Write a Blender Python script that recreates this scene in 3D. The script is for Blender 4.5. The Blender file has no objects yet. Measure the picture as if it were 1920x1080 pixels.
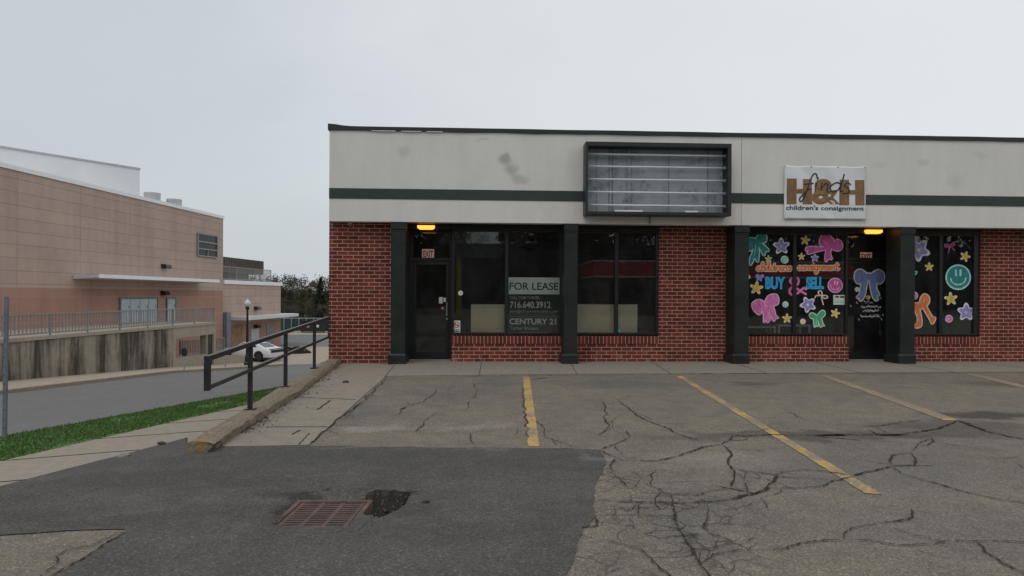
import bpy, bmesh, math, random
from mathutils import Vector, Matrix, noise
random.seed(7)
R = math.radians
C = bpy.context.scene.collection
PI = math.pi

# ------------------------------------------------------------------ survey: where things stand, measured from the photo
H = 1.5; F = 1250.0; YH = 553.0; ROLL = 0.0048; YAW = R(2.8)
CA, SA = math.cos(YAW), math.sin(YAW)
def ray(px, py):
    u = px - 960; v = py - YH
    return (u + ROLL * v) / F, -(v - ROLL * u) / F
def c2w(xc, d, z):
    return Vector((xc * CA + d * SA, -xc * SA + d * CA, z))
def gp(px, py, z=0.0):
    xr, zr = ray(px, py); d = (z - H) / zr
    return c2w(xr * d, d, z)
def fp(px, py, Y):
    xr, zr = ray(px, py); d = Y / (CA - xr * SA)
    p = c2w(xr * d, d, H + zr * d); return p.x, p.z
def dp(px, py, d):
    xr, zr = ray(px, py); return c2w(xr * d, d, H + zr * d)
# street frame: s along the street, t to its left
K = 0.056; KN = math.sqrt(1 + K * K)
def st(s, t, z):
    xc = (s * K - t) / KN; d = (s + t * K) / KN
    return c2w(xc, d, z)
def sp(px, py, t):
    xr, zr = ray(px, py)
    # xc = xr*d ; xc = K*d - t*KN  -> d
    d = t * KN / (K - xr)
    s = d * KN - t * K
    return s, H + zr * d

# ------------------------------------------------------------------ materials
def new_mat(name):
    m = bpy.data.materials.new(name); m.use_nodes = True
    nt = m.node_tree; b = nt.nodes['Principled BSDF']
    return m, nt, b
def N(nt, typ, **kw):
    n = nt.nodes.new(typ)
    for k, v in kw.items(): setattr(n, k, v)
    return n
def pos(nt, scale=(1, 1, 1)):
    g = N(nt, 'ShaderNodeNewGeometry'); mp = N(nt, 'ShaderNodeMapping')
    mp.inputs['Scale'].default_value = scale
    nt.links.new(g.outputs['Position'], mp.inputs['Vector']); return mp.outputs[0]
def noise_tex(nt, vec, scale, detail=4, rough=.6, dist=0):
    n = N(nt, 'ShaderNodeTexNoise'); n.inputs['Scale'].default_value = scale; n.inputs['Detail'].default_value = detail
    n.inputs['Roughness'].default_value = rough; n.inputs['Distortion'].default_value = dist
    nt.links.new(vec, n.inputs['Vector']); return n.outputs['Fac']
def ramp(nt, fac, stops):
    r = N(nt, 'ShaderNodeValToRGB'); e = r.color_ramp.elements
    while len(e) < len(stops): e.new(.5)
    for el, (p, c) in zip(e, stops):
        el.position = p; el.color = (*c, 1) if len(c) == 3 else c
    nt.links.new(fac, r.inputs[0]); return r.outputs[0]
def mix(nt, fac, a, b, typ='MIX'):
    m = N(nt, 'ShaderNodeMix', data_type='RGBA', blend_type=typ)
    for i, v in ((0, fac), (6, a), (7, b)):
        if isinstance(v, (int, float)): m.inputs[i].default_value = v
        elif isinstance(v, tuple): m.inputs[i].default_value = (*v, 1)
        else: nt.links.new(v, m.inputs[i])
    return m.outputs[2]
def math_n(nt, op, a, b=0.0, clamp=False):
    m = N(nt, 'ShaderNodeMath', operation=op); m.use_clamp = clamp
    for i, v in ((0, a), (1, b)):
        if isinstance(v, (int, float)): m.inputs[i].default_value = v
        else: nt.links.new(v, m.inputs[i])
    return m.outputs[0]
def bump(nt, b, h, strength=.3, dist=.01):
    n = N(nt, 'ShaderNodeBump'); n.inputs['Strength'].default_value = strength; n.inputs['Distance'].default_value = dist
    nt.links.new(h, n.inputs['Height']); nt.links.new(n.outputs[0], b.inputs['Normal'])
def setc(nt, b, col):
    if isinstance(col, tuple): b.inputs['Base Color'].default_value = (*col, 1)
    else: nt.links.new(col, b.inputs['Base Color'])
def plain(name, col, rough=.6, metal=0., var=.25, scale=3., bs=0., spec=.5, fine=0.):
    m, nt, b = new_mat(name); v = pos(nt)
    n = noise_tex(nt, v, scale, 6)
    lo = tuple(c * (1 - var) for c in col); hi = tuple(min(1, c * (1 + var)) for c in col)
    c = ramp(nt, n, [(.3, lo), (.7, hi)])
    if fine:
        f = noise_tex(nt, v, fine, 2)
        c = mix(nt, .35, c, ramp(nt, f, [(.35, lo), (.65, hi)]), 'MIX')
    setc(nt, b, c); b.inputs['Roughness'].default_value = rough; b.inputs['Metallic'].default_value = metal
    b.inputs['Specular IOR Level'].default_value = spec
    if bs: bump(nt, b, noise_tex(nt, v, scale * 12, 4), bs, .01)
    return m
def emit(name, col, s):
    m, nt, b = new_mat(name); setc(nt, b, col)
    b.inputs['Emission Color'].default_value = (*col, 1); b.inputs['Emission Strength'].default_value = s
    return m
def spots(nt, col, lst):
    """stains with a shape of their own: noisy ellipses at given ground points"""
    v = pos(nt); nz = N(nt, 'ShaderNodeTexNoise'); nz.inputs['Scale'].default_value = 2.2; nz.inputs['Detail'].default_value = 5
    nt.links.new(v, nz.inputs['Vector'])
    off = N(nt, 'ShaderNodeVectorMath', operation='SUBTRACT'); nt.links.new(nz.outputs['Color'], off.inputs[0]); off.inputs[1].default_value = (.5, .5, .5)
    sc = N(nt, 'ShaderNodeVectorMath', operation='SCALE'); nt.links.new(off.outputs[0], sc.inputs[0]); sc.inputs['Scale'].default_value = .9
    ad = N(nt, 'ShaderNodeVectorMath', operation='ADD'); nt.links.new(v, ad.inputs[0]); nt.links.new(sc.outputs[0], ad.inputs[1])
    for (x, y, rx, ry, k, c) in lst:
        s1 = N(nt, 'ShaderNodeVectorMath', operation='SUBTRACT'); nt.links.new(ad.outputs[0], s1.inputs[0]); s1.inputs[1].default_value = (x, y, 0)
        s2 = N(nt, 'ShaderNodeVectorMath', operation='DIVIDE'); nt.links.new(s1.outputs[0], s2.inputs[0]); s2.inputs[1].default_value = (rx, ry, 1000)
        ln = N(nt, 'ShaderNodeVectorMath', operation='LENGTH'); nt.links.new(s2.outputs[0], ln.inputs[0])
        mr = N(nt, 'ShaderNodeMapRange'); nt.links.new(ln.outputs['Value'], mr.inputs[0])
        mr.inputs[1].default_value = .35; mr.inputs[2].default_value = 1.1; mr.inputs[3].default_value = k; mr.inputs[4].default_value = 0
        mr.interpolation_type = 'SMOOTHSTEP'
        col = mix(nt, mr.outputs[0], col, c)
    return col
def asphalt(name, base, warm, speck, stains=(), cracks=None, big=.35):
    m, nt, b = new_mat(name); v = pos(nt)
    n1 = ramp(nt, noise_tex(nt, v, .55, 6, .68, .4), [(.36, (0, 0, 0)), (.64, (1, 1, 1))]); n2 = noise_tex(nt, v, 3.5, 6, .7); n3 = noise_tex(nt, v, 75, 3, .8)
    vo = N(nt, 'ShaderNodeTexVoronoi'); vo.inputs['Scale'].default_value = 105; nt.links.new(v, vo.inputs['Vector'])
    c = mix(nt, n1, base, warm)
    c = mix(nt, big, c, ramp(nt, n2, [(.3, tuple(x * .6 for x in base)), (.7, tuple(x * 1.3 for x in warm))]))
    c = spots(nt, c, stains)
    # aggregate: every stone its own shade
    sp_ = N(nt, 'ShaderNodeSeparateColor'); nt.links.new(vo.outputs['Color'], sp_.inputs[0])
    g = ramp(nt, sp_.outputs[0], [(0, (.55, .55, .55)), (.6, (.95, .95, .95)), (.9, (1.15, 1.15, 1.12)), (1, (speck, speck, speck * .96))])
    c = mix(nt, .8, c, g, 'MULTIPLY')
    c = mix(nt, .5, c, ramp(nt, n3, [(.3, (.6, .6, .6)), (.7, (1.35, 1.33, 1.3))]), 'MULTIPLY')
    if cracks:
        nz = N(nt, 'ShaderNodeTexNoise'); nz.inputs['Scale'].default_value = 2.5; nz.inputs['Detail'].default_value = 4
        nt.links.new(v, nz.inputs['Vector'])
        ad = mix(nt, .22, v, nz.outputs['Color'], 'LINEAR_LIGHT')
        ve = N(nt, 'ShaderNodeTexVoronoi', feature='DISTANCE_TO_EDGE'); ve.inputs['Scale'].default_value = 4.4
        nt.links.new(ad, ve.inputs['Vector'])
        line = ramp(nt, ve.outputs['Distance'], [(.0, (1, 1, 1)), (.05, (0, 0, 0))])
        x, y, rx, ry = cracks
        s1 = N(nt, 'ShaderNodeVectorMath', operation='SUBTRACT'); nt.links.new(v, s1.inputs[0]); s1.inputs[1].default_value = (x, y, 0)
        s2 = N(nt, 'ShaderNodeVectorMath', operation='DIVIDE'); nt.links.new(s1.outputs[0], s2.inputs[0]); s2.inputs[1].default_value = (rx, ry, 1000)
        ln = N(nt, 'ShaderNodeVectorMath', operation='LENGTH'); nt.links.new(s2.outputs[0], ln.inputs[0])
        mr = N(nt, 'ShaderNodeMapRange'); nt.links.new(ln.outputs['Value'], mr.inputs[0])
        mr.inputs[1].default_value = .5; mr.inputs[2].default_value = 1.1; mr.inputs[3].default_value = .9; mr.inputs[4].default_value = 0
        brk = ramp(nt, noise_tex(nt, v, 1.6, 3), [(.36, (0, 0, 0)), (.52, (1, 1, 1))])
        f = math_n(nt, 'MULTIPLY', math_n(nt, 'MULTIPLY', line, mr.outputs[0]), brk)
        c = mix(nt, f, c, (.035, .03, .026))
    setc(nt, b, c); b.inputs['Roughness'].default_value = .88; b.inputs['Specular IOR Level'].default_value = .3
    h = math_n(nt, 'ADD', vo.outputs['Distance'], n3)
    bump(nt, b, h, .35, .008)
    return m
def g2(px, py): p = gp(px, py); return p.x, p.y
def spt(px, py, rx, ry, k, c): x, y = g2(px, py); return (x, y, rx, ry, k, c)
OIL = (.05, .045, .04); PALE = (.30, .27, .235); BLU = (.12, .125, .125)
lot_stains = [spt(1850, 778, 1.1, .35, .8, OIL), spt(1560, 816, 2.6, .25, .55, OIL), spt(1800, 800, 1.3, .5, .5, OIL), spt(700, 803, .5, .3, .7, PALE), spt(905, 800, .6, .28, .55, PALE),
              spt(1150, 720, 1.2, .6, .6, BLU), spt(930, 718, .5, .5, .5, BLU), spt(1330, 960, .7, .6, .35, BLU), spt(1620, 880, 1.6, .8, .4, BLU), spt(640, 770, .7, 1.2, .45, BLU),
              spt(1410, 720, .6, .4, .5, OIL), spt(1870, 720, .9, .5, .4, OIL), spt(1350, 860, .8, .4, .3, PALE), spt(1780, 1000, 1.2, .7, .3, BLU), spt(1280, 1000, .25, .5, .4, BLU),
              spt(1120, 855, .2, .15, .5, PALE), spt(820, 740, .8, .5, .3, BLU)]
cx_, cy_ = g2(1190, 960)
M = {}
M['lot'] = asphalt('aged_asphalt', (.162, .145, .122), (.222, .19, .151), 1.8, lot_stains, (cx_, cy_, .95, 1.45))
M['patch'] = asphalt('dark_asphalt', (.072, .069, .066), (.112, .103, .093), 1.9,
                     [spt(560, 893, .5, .035, .5, (.2, .19, .175)), spt(330, 900, 1.6, .35, .5, (.06, .058, .056)), spt(640, 842, .35, .06, .5, (.2, .19, .18)),
                      spt(900, 842, .5, .06, .4, (.2, .19, .18)), spt(1115, 860, .13, .2, .5, (.2, .2, .2)), spt(640, 1050, 1.4, .5, .35, (.11, .1, .095)),
                      spt(200, 975, 1.2, .2, .5, (.06, .058, .056)), spt(610, 932, .55, .2, .75, (.034, .032, .03)), spt(545, 955, .16, .3, .6, (.04, .038, .036)), spt(760, 945, .3, .35, .45, (.05, .047, .044)), spt(450, 860, 2.6, .45, .45, (.066, .066, .067)), spt(900, 870, 1.6, .4, .35, (.066, .066, .067)), spt(930, 930, .9, .5, .25, (.12, .115, .105))])
M['crack'] = plain('crack_dirt', (.046, .039, .033), .95, var=.5, scale=14, spec=.1)
M['road'] = asphalt('road_asphalt', (.175, .175, .178), (.195, .194, .194), 1.3, [], None, .2)
def concrete(name, a, bcol, sc=1.5, streak=None):
    m, nt, b = new_mat(name); v = pos(nt)
    c = mix(nt, noise_tex(nt, v, sc, 6, .7), a, bcol)
    c = mix(nt, .35, c, ramp(nt, noise_tex(nt, v, sc * 6, 5, .7), [(.3, tuple(x * .6 for x in a)), (.7, tuple(x * 1.3 for x in bcol))]))
    c = mix(nt, .5, c, ramp(nt, noise_tex(nt, v, 80, 2), [(.3, (.75, .75, .75)), (.7, (1.2, 1.2, 1.2))]), 'MULTIPLY')
    if streak:
        n = noise_tex(nt, pos(nt, (1, 1, .09)), 1.1, 6, .7, .3)
        n2 = noise_tex(nt, v, .5, 3)
        f = ramp(nt, math_n(nt, 'ADD', n, math_n(nt, 'MULTIPLY', math_n(nt, 'SUBTRACT', n2, .5), .25)), [(.43, (0, 0, 0)), (.56, (1, 1, 1))])
        c = mix(nt, math_n(nt, 'MULTIPLY', f, .9), c, streak)
        n3 = noise_tex(nt, pos(nt, (1, 1, .05)), 2.4, 4, .7)
        c = mix(nt, math_n(nt, 'MULTIPLY', ramp(nt, n3, [(.55, (0, 0, 0)), (.68, (1, 1, 1))]), .5), c, (.33, .30, .25))
    setc(nt, b, c); b.inputs['Roughness'].default_value = .9; b.inputs['Specular IOR Level'].default_value = .25
    bump(nt, b, noise_tex(nt, v, 45, 5, .7), .3, .01)
    return m
M['concrete'] = concrete('walk_concrete', (.235, .212, .178), (.275, .245, .2))
M['apron'] = concrete('apron_concrete', (.25, .22, .182), (.28, .245, .2), .9)
M['sidewalk'] = concrete('sidewalk_concrete', (.27, .24, .2), (.33, .285, .235))
M['pavement'] = concrete('far_pavement', (.36, .305, .245), (.40, .34, .27), .5)
M['kerb'] = concrete('kerb_concrete', (.30, .25, .19), (.36, .3, .23), 1)
M['stained'] = concrete('stained_concrete', (.30, .265, .215), (.36, .32, .26), .6, (.05, .043, .035))
M['cleanwall'] = concrete('clean_concrete', (.36, .315, .25), (.42, .37, .3), .8)
# weathered kerb with orange lichen
m, nt, b = new_mat('lichen_kerb'); v = pos(nt)
c = mix(nt, noise_tex(nt, v, 4, 6, .75), (.15, .122, .088), (.33, .275, .2))
c = mix(nt, .55, c, ramp(nt, noise_tex(nt, v, 22, 5, .7), [(.35, (.10, .085, .062)), (.7, (.42, .36, .275))]))
l = ramp(nt, noise_tex(nt, v, 1.3, 5, .7), [(.60, (0, 0, 0)), (.68, (1, 1, 1))])
c = spots(nt, c, [(*gp(385, 822, .1).xy, .10, .10, .8, (.40, .2, .04)), (*gp(452, 770, .1).xy, .09, .26, .7, (.34, .19, .05)), (*gp(590, 690, .1).xy, .3, .35, .5, (.3, .24, .14))])
setc(nt, b, c); b.inputs['Roughness'].default_value = .95; b.inputs['Specular IOR Level'].default_value = .2
bump(nt, b, noise_tex(nt, v, 18, 6, .75), .8, .03); M['lichen'] = m

def brick(name, vert=False):
    m, nt, b = new_mat(name); g = N(nt, 'ShaderNodeNewGeometry'); sx = N(nt, 'ShaderNodeSeparateXYZ'); nt.links.new(g.outputs['Position'], sx.inputs[0])
    u = math_n(nt, 'ADD', sx.outputs[0], sx.outputs[1]); cb = N(nt, 'ShaderNodeCombineXYZ')
    wob = noise_tex(nt, g.outputs['Position'], 9, 2)
    zz = math_n(nt, 'ADD', sx.outputs[2], math_n(nt, 'MULTIPLY', math_n(nt, 'SUBTRACT', wob, .5), .006))
    nt.links.new(u, cb.inputs[0]); nt.links.new(zz, cb.inputs[1])
    bt = N(nt, 'ShaderNodeTexBrick'); bt.offset = 0 if vert else .5; bt.offset_frequency = 2
    nt.links.new(cb.outputs[0], bt.inputs['Vector'])
    bt.inputs['Scale'].default_value = 1; bt.inputs['Mortar Size'].default_value = .0075; bt.inputs['Mortar Smooth'].default_value = .25
    bt.inputs['Bias'].default_value = -.1
    bt.inputs['Brick Width'].default_value = .0835 if vert else .2285; bt.inputs['Row Height'].default_value = 5.0 if vert else .0838
    bt.inputs['Color1'].default_value = (.125, .027, .02, 1); bt.inputs['Color2'].default_value = (.235, .05, .035, 1)
    bt.inputs['Mortar'].default_value = (.52, .36, .29, 1)
    n = noise_tex(nt, g.outputs['Position'], 2.2, 5); n2 = noise_tex(nt, g.outputs['Position'], 60, 4)
    c = mix(nt, .6, bt.outputs['Color'], ramp(nt, n, [(.3, (.6, .58, .58)), (.7, (1.3, 1.24, 1.2))]), 'MULTIPLY')
    c = mix(nt, .6, c, ramp(nt, n2, [(.3, (.7, .7, .7)), (.7, (1.25, 1.25, 1.25))]), 'MULTIPLY')
    # efflorescence low on the wall, broken by noise
    low = N(nt, 'ShaderNodeMapRange'); nt.links.new(sx.outputs[2], low.inputs[0]); low.inputs[1].default_value = .05; low.inputs[2].default_value = .3; low.inputs[3].default_value = 1; low.inputs[4].default_value = 0
    ef = math_n(nt, 'MULTIPLY', low.outputs[0], ramp(nt, noise_tex(nt, g.outputs['Position'], 3.3, 5, .7), [(.55, (0, 0, 0)), (.7, (.6, .6, .6))]))
    c = mix(nt, ef, c, (.42, .33, .29))
    setc(nt, b, c); b.inputs['Roughness'].default_value = .85; b.inputs['Specular IOR Level'].default_value = .25
    hh = math_n(nt, 'ADD', math_n(nt, 'MULTIPLY', bt.outputs['Fac'], -1.0), math_n(nt, 'MULTIPLY', n2, .35))
    bump(nt, b, hh, .7, .008)
    return m
M['brick'] = brick('red_brick'); M['soldier'] = brick('soldier_brick', True)
# fascia panel: painted stucco with smudges
m, nt, b = new_mat('fascia_paint'); v = pos(nt)
c = mix(nt, noise_tex(nt, v, .7, 5, .6), (.69, .682, .65), (.75, .742, .708))
c = mix(nt, .5, c, ramp(nt, noise_tex(nt, pos(nt, (1, 1, .25)), 2.2, 6, .7), [(.3, (.86, .86, .86)), (.6, (1.03, 1.03, 1.03))]), 'MULTIPLY')
def fsp(nt, col, lst):
    v = pos(nt); nz = N(nt, 'ShaderNodeTexNoise'); nz.inputs['Scale'].default_value = 3; nt.links.new(v, nz.inputs['Vector'])
    ad = mix(nt, .12, v, nz.outputs['Color'], 'LINEAR_LIGHT')
    for (px, py, rx, rz, k, cc) in lst:
        x, z = fp(px, py, 14.35)
        s1 = N(nt, 'ShaderNodeVectorMath', operation='SUBTRACT'); nt.links.new(ad, s1.inputs[0]); s1.inputs[1].default_value = (x, 14.35, z)
        s2 = N(nt, 'ShaderNodeVectorMath', operation='DIVIDE'); nt.links.new(s1.outputs[0], s2.inputs[0]); s2.inputs[1].default_value = (rx, 1000, rz)
        ln = N(nt, 'ShaderNodeVectorMath', operation='LENGTH'); nt.links.new(s2.outputs[0], ln.inputs[0])
        mr = N(nt, 'ShaderNodeMapRange'); nt.links.new(ln.outputs['Value'], mr.inputs[0])
        mr.inputs[1].default_value = .3; mr.inputs[2].default_value = 1.1; mr.inputs[3].default_value = k; mr.inputs[4].default_value = 0
        mr.interpolation_type = 'SMOOTHSTEP'; col = mix(nt, mr.outputs[0], col, cc)
    return col
SM = (.36, .36, .35)
c = fsp(nt, c, [(944, 297, .2, .17, .75, SM), (958, 317, .22, .18, .6, SM), (975, 335, .24, .12, .45, SM), (757, 284, .16, .16, .28, SM), (905, 265, .2, .04, .35, SM),
                (1730, 305, .2, .12, .25, SM), (1790, 340, .3, .2, .18, SM), (1840, 290, .25, .1, .2, SM), (1650, 308, .2, .1, .18, SM)])
setc(nt, b, c); b.inputs['Roughness'].default_value = .75; b.inputs['Specular IOR Level'].default_value = .3
bump(nt, b, noise_tex(nt, v, 60, 4), .12, .005); M['fascia'] = m
M['green'] = plain('dark_green_paint', (.018, .0235, .0205), .45, var=.3, scale=2.5, spec=.35)
M['stripe'] = plain('stripe_paint', (.024, .044, .036), .55, var=.18, scale=2)
M['black'] = plain('black_metal', (.018, .019, .02), .45, var=.3, scale=4)
M['rail'] = plain('rail_paint', (.022, .023, .024), .42, var=.4, scale=9, spec=.5)
M['frame'] = plain('dark_frame', (.012, .013, .012), .4, var=.3, scale=5)
M['coping'] = plain('coping_black', (.016, .02, .019), .5, var=.3)
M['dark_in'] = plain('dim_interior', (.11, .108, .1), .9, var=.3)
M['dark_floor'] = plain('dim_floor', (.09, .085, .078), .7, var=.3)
M['cream'] = plain('cream_board', (.74, .645, .45), .7, var=.07, scale=3)
M['creamedge'] = plain('board_edge', (.7, .68, .62), .6, var=.1)
M['white'] = plain('white_paint', (.75, .75, .74), .5, var=.06, scale=2)
M['paper'] = plain('paper', (.68, .68, .64), .8, var=.06)
M['ink'] = plain('ink', (.02, .02, .025), .7, var=.1)
M['redink'] = plain('red_ink', (.30, .045, .035), .7, var=.15)
M['exit'] = plain('exit_face', (.94, .78, .71), .6, var=.05)
M['greenpaper'] = plain('lease_header', (.86, .9, .84), .6, var=.05, scale=5)
M['sheet'] = plain('dark_sheet', (.012, .014, .014), .5, var=.2)
M['signtxt'] = plain('grey_lettering', (.72, .73, .72), .7, var=.1, scale=20)
M['dimtxt'] = plain('dim_lettering', (.5, .51, .51), .7, var=.15, scale=20)
M['tan'] = None
def panelwall(name, a, bc, joint, w=4.4, h=.64):
    m, nt, b = new_mat(name); g = N(nt, 'ShaderNodeNewGeometry'); sx = N(nt, 'ShaderNodeSeparateXYZ'); nt.links.new(g.outputs['Position'], sx.inputs[0])
    # run along the wall whichever way it faces
    e = st(1, 0, 0) - st(0, 0, 0)
    u = math_n(nt, 'ADD', math_n(nt, 'MULTIPLY', sx.outputs[0], e.x - e.y), math_n(nt, 'MULTIPLY', sx.outputs[1], e.y + e.x))
    cb = N(nt, 'ShaderNodeCombineXYZ'); nt.links.new(u, cb.inputs[0]); nt.links.new(sx.outputs[2], cb.inputs[1])
    bt = N(nt, 'ShaderNodeTexBrick'); bt.offset = 0; nt.links.new(cb.outputs[0], bt.inputs['Vector'])
    bt.inputs['Scale'].default_value = 1; bt.inputs['Mortar Size'].default_value = .022; bt.inputs['Mortar Smooth'].default_value = .3
    bt.inputs['Brick Width'].default_value = w; bt.inputs['Row Height'].default_value = h
    bt.inputs['Color1'].default_value = (*a, 1); bt.inputs['Color2'].default_value = (*bc, 1); bt.inputs['Mortar'].default_value = (*joint, 1)
    c = mix(nt, .6, bt.outputs['Color'], ramp(nt, noise_tex(nt, g.outputs['Position'], .35, 6, .7), [(.3, (.82, .8, .8)), (.7, (1.13, 1.13, 1.13))]), 'MULTIPLY')
    st_ = noise_tex(nt, pos(nt, (1, 1, .06)), 1.2, 5, .7)
    c = mix(nt, .5, c, ramp(nt, st_, [(.3, (.8, .79, .78)), (.6, (1.05, 1.05, 1.05))]), 'MULTIPLY')
    setc(nt, b, c); b.inputs['Roughness'].default_value = .88; b.inputs['Specular IOR Level'].default_value = .2
    bump(nt, b, math_n(nt, 'MULTIPLY', bt.outputs['Fac'], -1.), .5, .02)
    return m
M['tan'] = panelwall('tan_panels', (.47, .365, .31), (.50, .39, .33), (.385, .295, .25))
M['pink'] = panelwall('pink_panels', (.40, .235, .185), (.43, .262, .205), (.46, .32, .265), 4.4, 1.28)
M['paleblue'] = plain('pale_blue_door', (.42, .50, .53), .5, var=.08)
M['bluegrey'] = plain('blue_grey_metal', (.17, .19, .23), .5, var=.12)
M['whitemetal'] = plain('white_metal', (.70, .73, .75), .5, var=.05, scale=.4)
M['coping_w'] = plain('white_coping', (.86, .87, .88), .5, var=.05)
M['galv'] = plain('galvanised', (.42, .43, .43), .45, .4, var=.15, scale=6)
M['greyrail'] = plain('grey_rail', (.25, .25, .255), .5, var=.12)
M['brown'] = plain('brown_screen', (.085, .072, .062), .7, var=.12)
M['canopy'] = plain('canopy_metal', (.62, .64, .65), .5, var=.08)
M['fence'] = plain('green_fence', (.014, .052, .045), .6, var=.2)
M['bin'] = plain('bin_steel', (.02, .028, .03), .5, var=.3)
M['carpaint'] = plain('white_car_paint', (.8, .81, .83), .25, var=.02, spec=.6)
M['tyre'] = plain('tyre_rubber', (.018, .018, .019), .8, var=.2)
M['rim'] = plain('rim_dark', (.09, .09, .095), .35, .6, var=.2)
M['carglass'] = plain('car_glass', (.02, .024, .026), .08, var=.1, spec=.8)
M['lampblk'] = plain('lamp_post_black', (.012, .013, .013), .45, var=.2)
M['globe'] = plain('globe_white', (.6, .61, .62), .35, var=.03)
M['rust'] = plain('rusty_iron', (.105, .07, .06), .75, .15, var=.35, scale=9, bs=.4, fine=60)
M['rustedge'] = plain('rusty_edge', (.13, .078, .058), .8, .1, var=.4, scale=14, bs=.4)
M['pit'] = plain('pit_dark', (.01, .009, .008), .9, var=.4)
M['soil'] = plain('soil', (.09, .065, .045), .95, var=.4, scale=6, bs=.5)
M['redwall'] = plain('red_panel', (.55, .03, .025), .4, var=.1)
M['yellowpole'] = plain('yellow_pole', (.5, .36, .03), .5, var=.15)
M['bark'] = plain('bark', (.075, .06, .048), .95, var=.4, scale=5, bs=.6)
M['debris'] = plain('dead_leaves', (.09, .06, .038), .95, var=.5, scale=20)
M['stone'] = plain('loose_stone', (.22, .2, .17), .9, var=.4, scale=20)
# parking paint: worn yellow
m, nt, b = new_mat('worn_yellow'); v = pos(nt)
c = mix(nt, noise_tex(nt, v, 6, 5), (.43, .27, .075), (.52, .345, .115))
wr = math_n(nt, 'ADD', math_n(nt, 'MULTIPLY', noise_tex(nt, v, 26, 6, .8), .5), math_n(nt, 'MULTIPLY', noise_tex(nt, v, 1.6, 5, .7), .5))
sxx = N(nt, 'ShaderNodeSeparateXYZ'); nt.links.new(v, sxx.inputs[0]); wr = math_n(nt, 'ADD', wr, math_n(nt, 'MULTIPLY', math_n(nt, 'SUBTRACT', sxx.outputs[0], 2.0), .010))
c = mix(nt, ramp(nt, wr, [(.47, (0, 0, 0)), (.53, (.85, .85, .85))]), c, (.19, .17, .145))
setc(nt, b, c); b.inputs['Roughness'].default_value = .85; bump(nt, b, noise_tex(nt, v, 70, 3), .3, .006); M['yellow'] = m
# glass
m = bpy.data.materials.new('window_glass'); m.use_nodes = True; nt = m.node_tree; nt.nodes.clear()
out = N(nt, 'ShaderNodeOutputMaterial'); tr = N(nt, 'ShaderNodeBsdfTransparent'); tr.inputs[0].default_value = (.95, .97, .96, 1)
gl = N(nt, 'ShaderNodeBsdfGlossy'); gl.inputs['Roughness'].default_value = .01; gl.inputs[0].default_value = (.85, .9, .9, 1)
fr = N(nt, 'ShaderNodeFresnel'); fr.inputs['IOR'].default_value = 1.5
ms = N(nt, 'ShaderNodeMixShader'); nt.links.new(fr.outputs[0], ms.inputs[0]); nt.links.new(tr.outputs[0], ms.inputs[1]); nt.links.new(gl.outputs[0], ms.inputs[2]); 
df = N(nt, 'ShaderNodeBsdfDiffuse'); df.inputs[0].default_value = (.5, .51, .5, 1)   # dust film; its grey haze is added to lift the near-black panes
md = N(nt, 'ShaderNodeMixShader'); dn = noise_tex(nt, pos(nt, (1, 1, .5)), 2.5, 5, .7)
nt.links.new(ramp(nt, dn, [(.35, (.008, .008, .008)), (.75, (.04, .04, .04))]), md.inputs[0]); nt.links.new(ms.outputs[0], md.inputs[1]); nt.links.new(df.outputs[0], md.inputs[2]); nt.links.new(md.outputs[0], out.inputs[0])
bp = N(nt, 'ShaderNodeBump'); bp.inputs['Strength'].default_value = .02; bp.inputs['Distance'].default_value = .02
nt.links.new(noise_tex(nt, pos(nt), 1.1, 2), bp.inputs['Height']); nt.links.new(bp.outputs[0], gl.inputs['Normal']); M['glass'] = m
# sign back: grimy grey-blue sheet metal
m, nt, b = new_mat('sign_back'); v = pos(nt)
c = mix(nt, noise_tex(nt, pos(nt, (1, 1, .2)), 2.6, 6, .65), (.19, .225, .25), (.46, .52, .55))
c = mix(nt, ramp(nt, noise_tex(nt, v, 2.0, 6, .7), [(.50, (0, 0, 0)), (.68, (.75, .75, .75))]), c, (.06, .07, .08))
setc(nt, b, c); b.inputs['Roughness'].default_value = .4; M['signback'] = m
M['tube'] = plain('lamp_tube', (.72, .76, .80), .3, var=.05, scale=2)
# grass
m, nt, b = new_mat('grass_blades'); v = pos(nt)
c = mix(nt, noise_tex(nt, v, 1.3, 5), (.058, .125, .03), (.092, .17, .045))
c = mix(nt, ramp(nt, noise_tex(nt, v, 1.6, 6, .75), [(.50, (0, 0, 0)), (.68, (.8, .8, .8))]), c, (.15, .135, .05))
setc(nt, b, c); b.inputs['Roughness'].default_value = .8; b.inputs['Specular IOR Level'].default_value = .2; M['grass'] = m
m, nt, b = new_mat('turf_soil'); v = pos(nt)
c = mix(nt, noise_tex(nt, v, 2, 5), (.05, .13, .022), (.08, .165, .03))
c = mix(nt, ramp(nt, noise_tex(nt, v, 1.1, 6, .7), [(.62, (0, 0, 0)), (.74, (.8, .8, .8))]), c, (.12, .075, .04))
setc(nt, b, c); b.inputs['Roughness'].default_value = .95; M['turf'] = m
def leaf(name, a, bc):
    m, nt, b = new_mat(name); oi = N(nt, 'ShaderNodeObjectInfo'); v = pos(nt)
    c = mix(nt, noise_tex(nt, v, .9, 4), a, bc); c = mix(nt, .4, c, ramp(nt, noise_tex(nt, v, 7, 2), [(.3, tuple(x * .5 for x in a)), (.7, tuple(x * 1.4 for x in bc))]))
    setc(nt, b, c); b.inputs['Roughness'].default_value = .8; b.inputs['Specular IOR Level'].default_value = .2; return m
M['leaf_dark'] = leaf('evergreen_leaf', (.032, .038, .024), (.06, .064, .04))
M['leaf_con'] = leaf('conifer_needle', (.012, .024, .014), (.026, .042, .022))
M['twig'] = leaf('bare_twig', (.075, .062, .05), (.12, .098, .078))
M['leaf_olive'] = leaf('budding_leaf', (.05, .055, .026), (.085, .085, .04))
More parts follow.
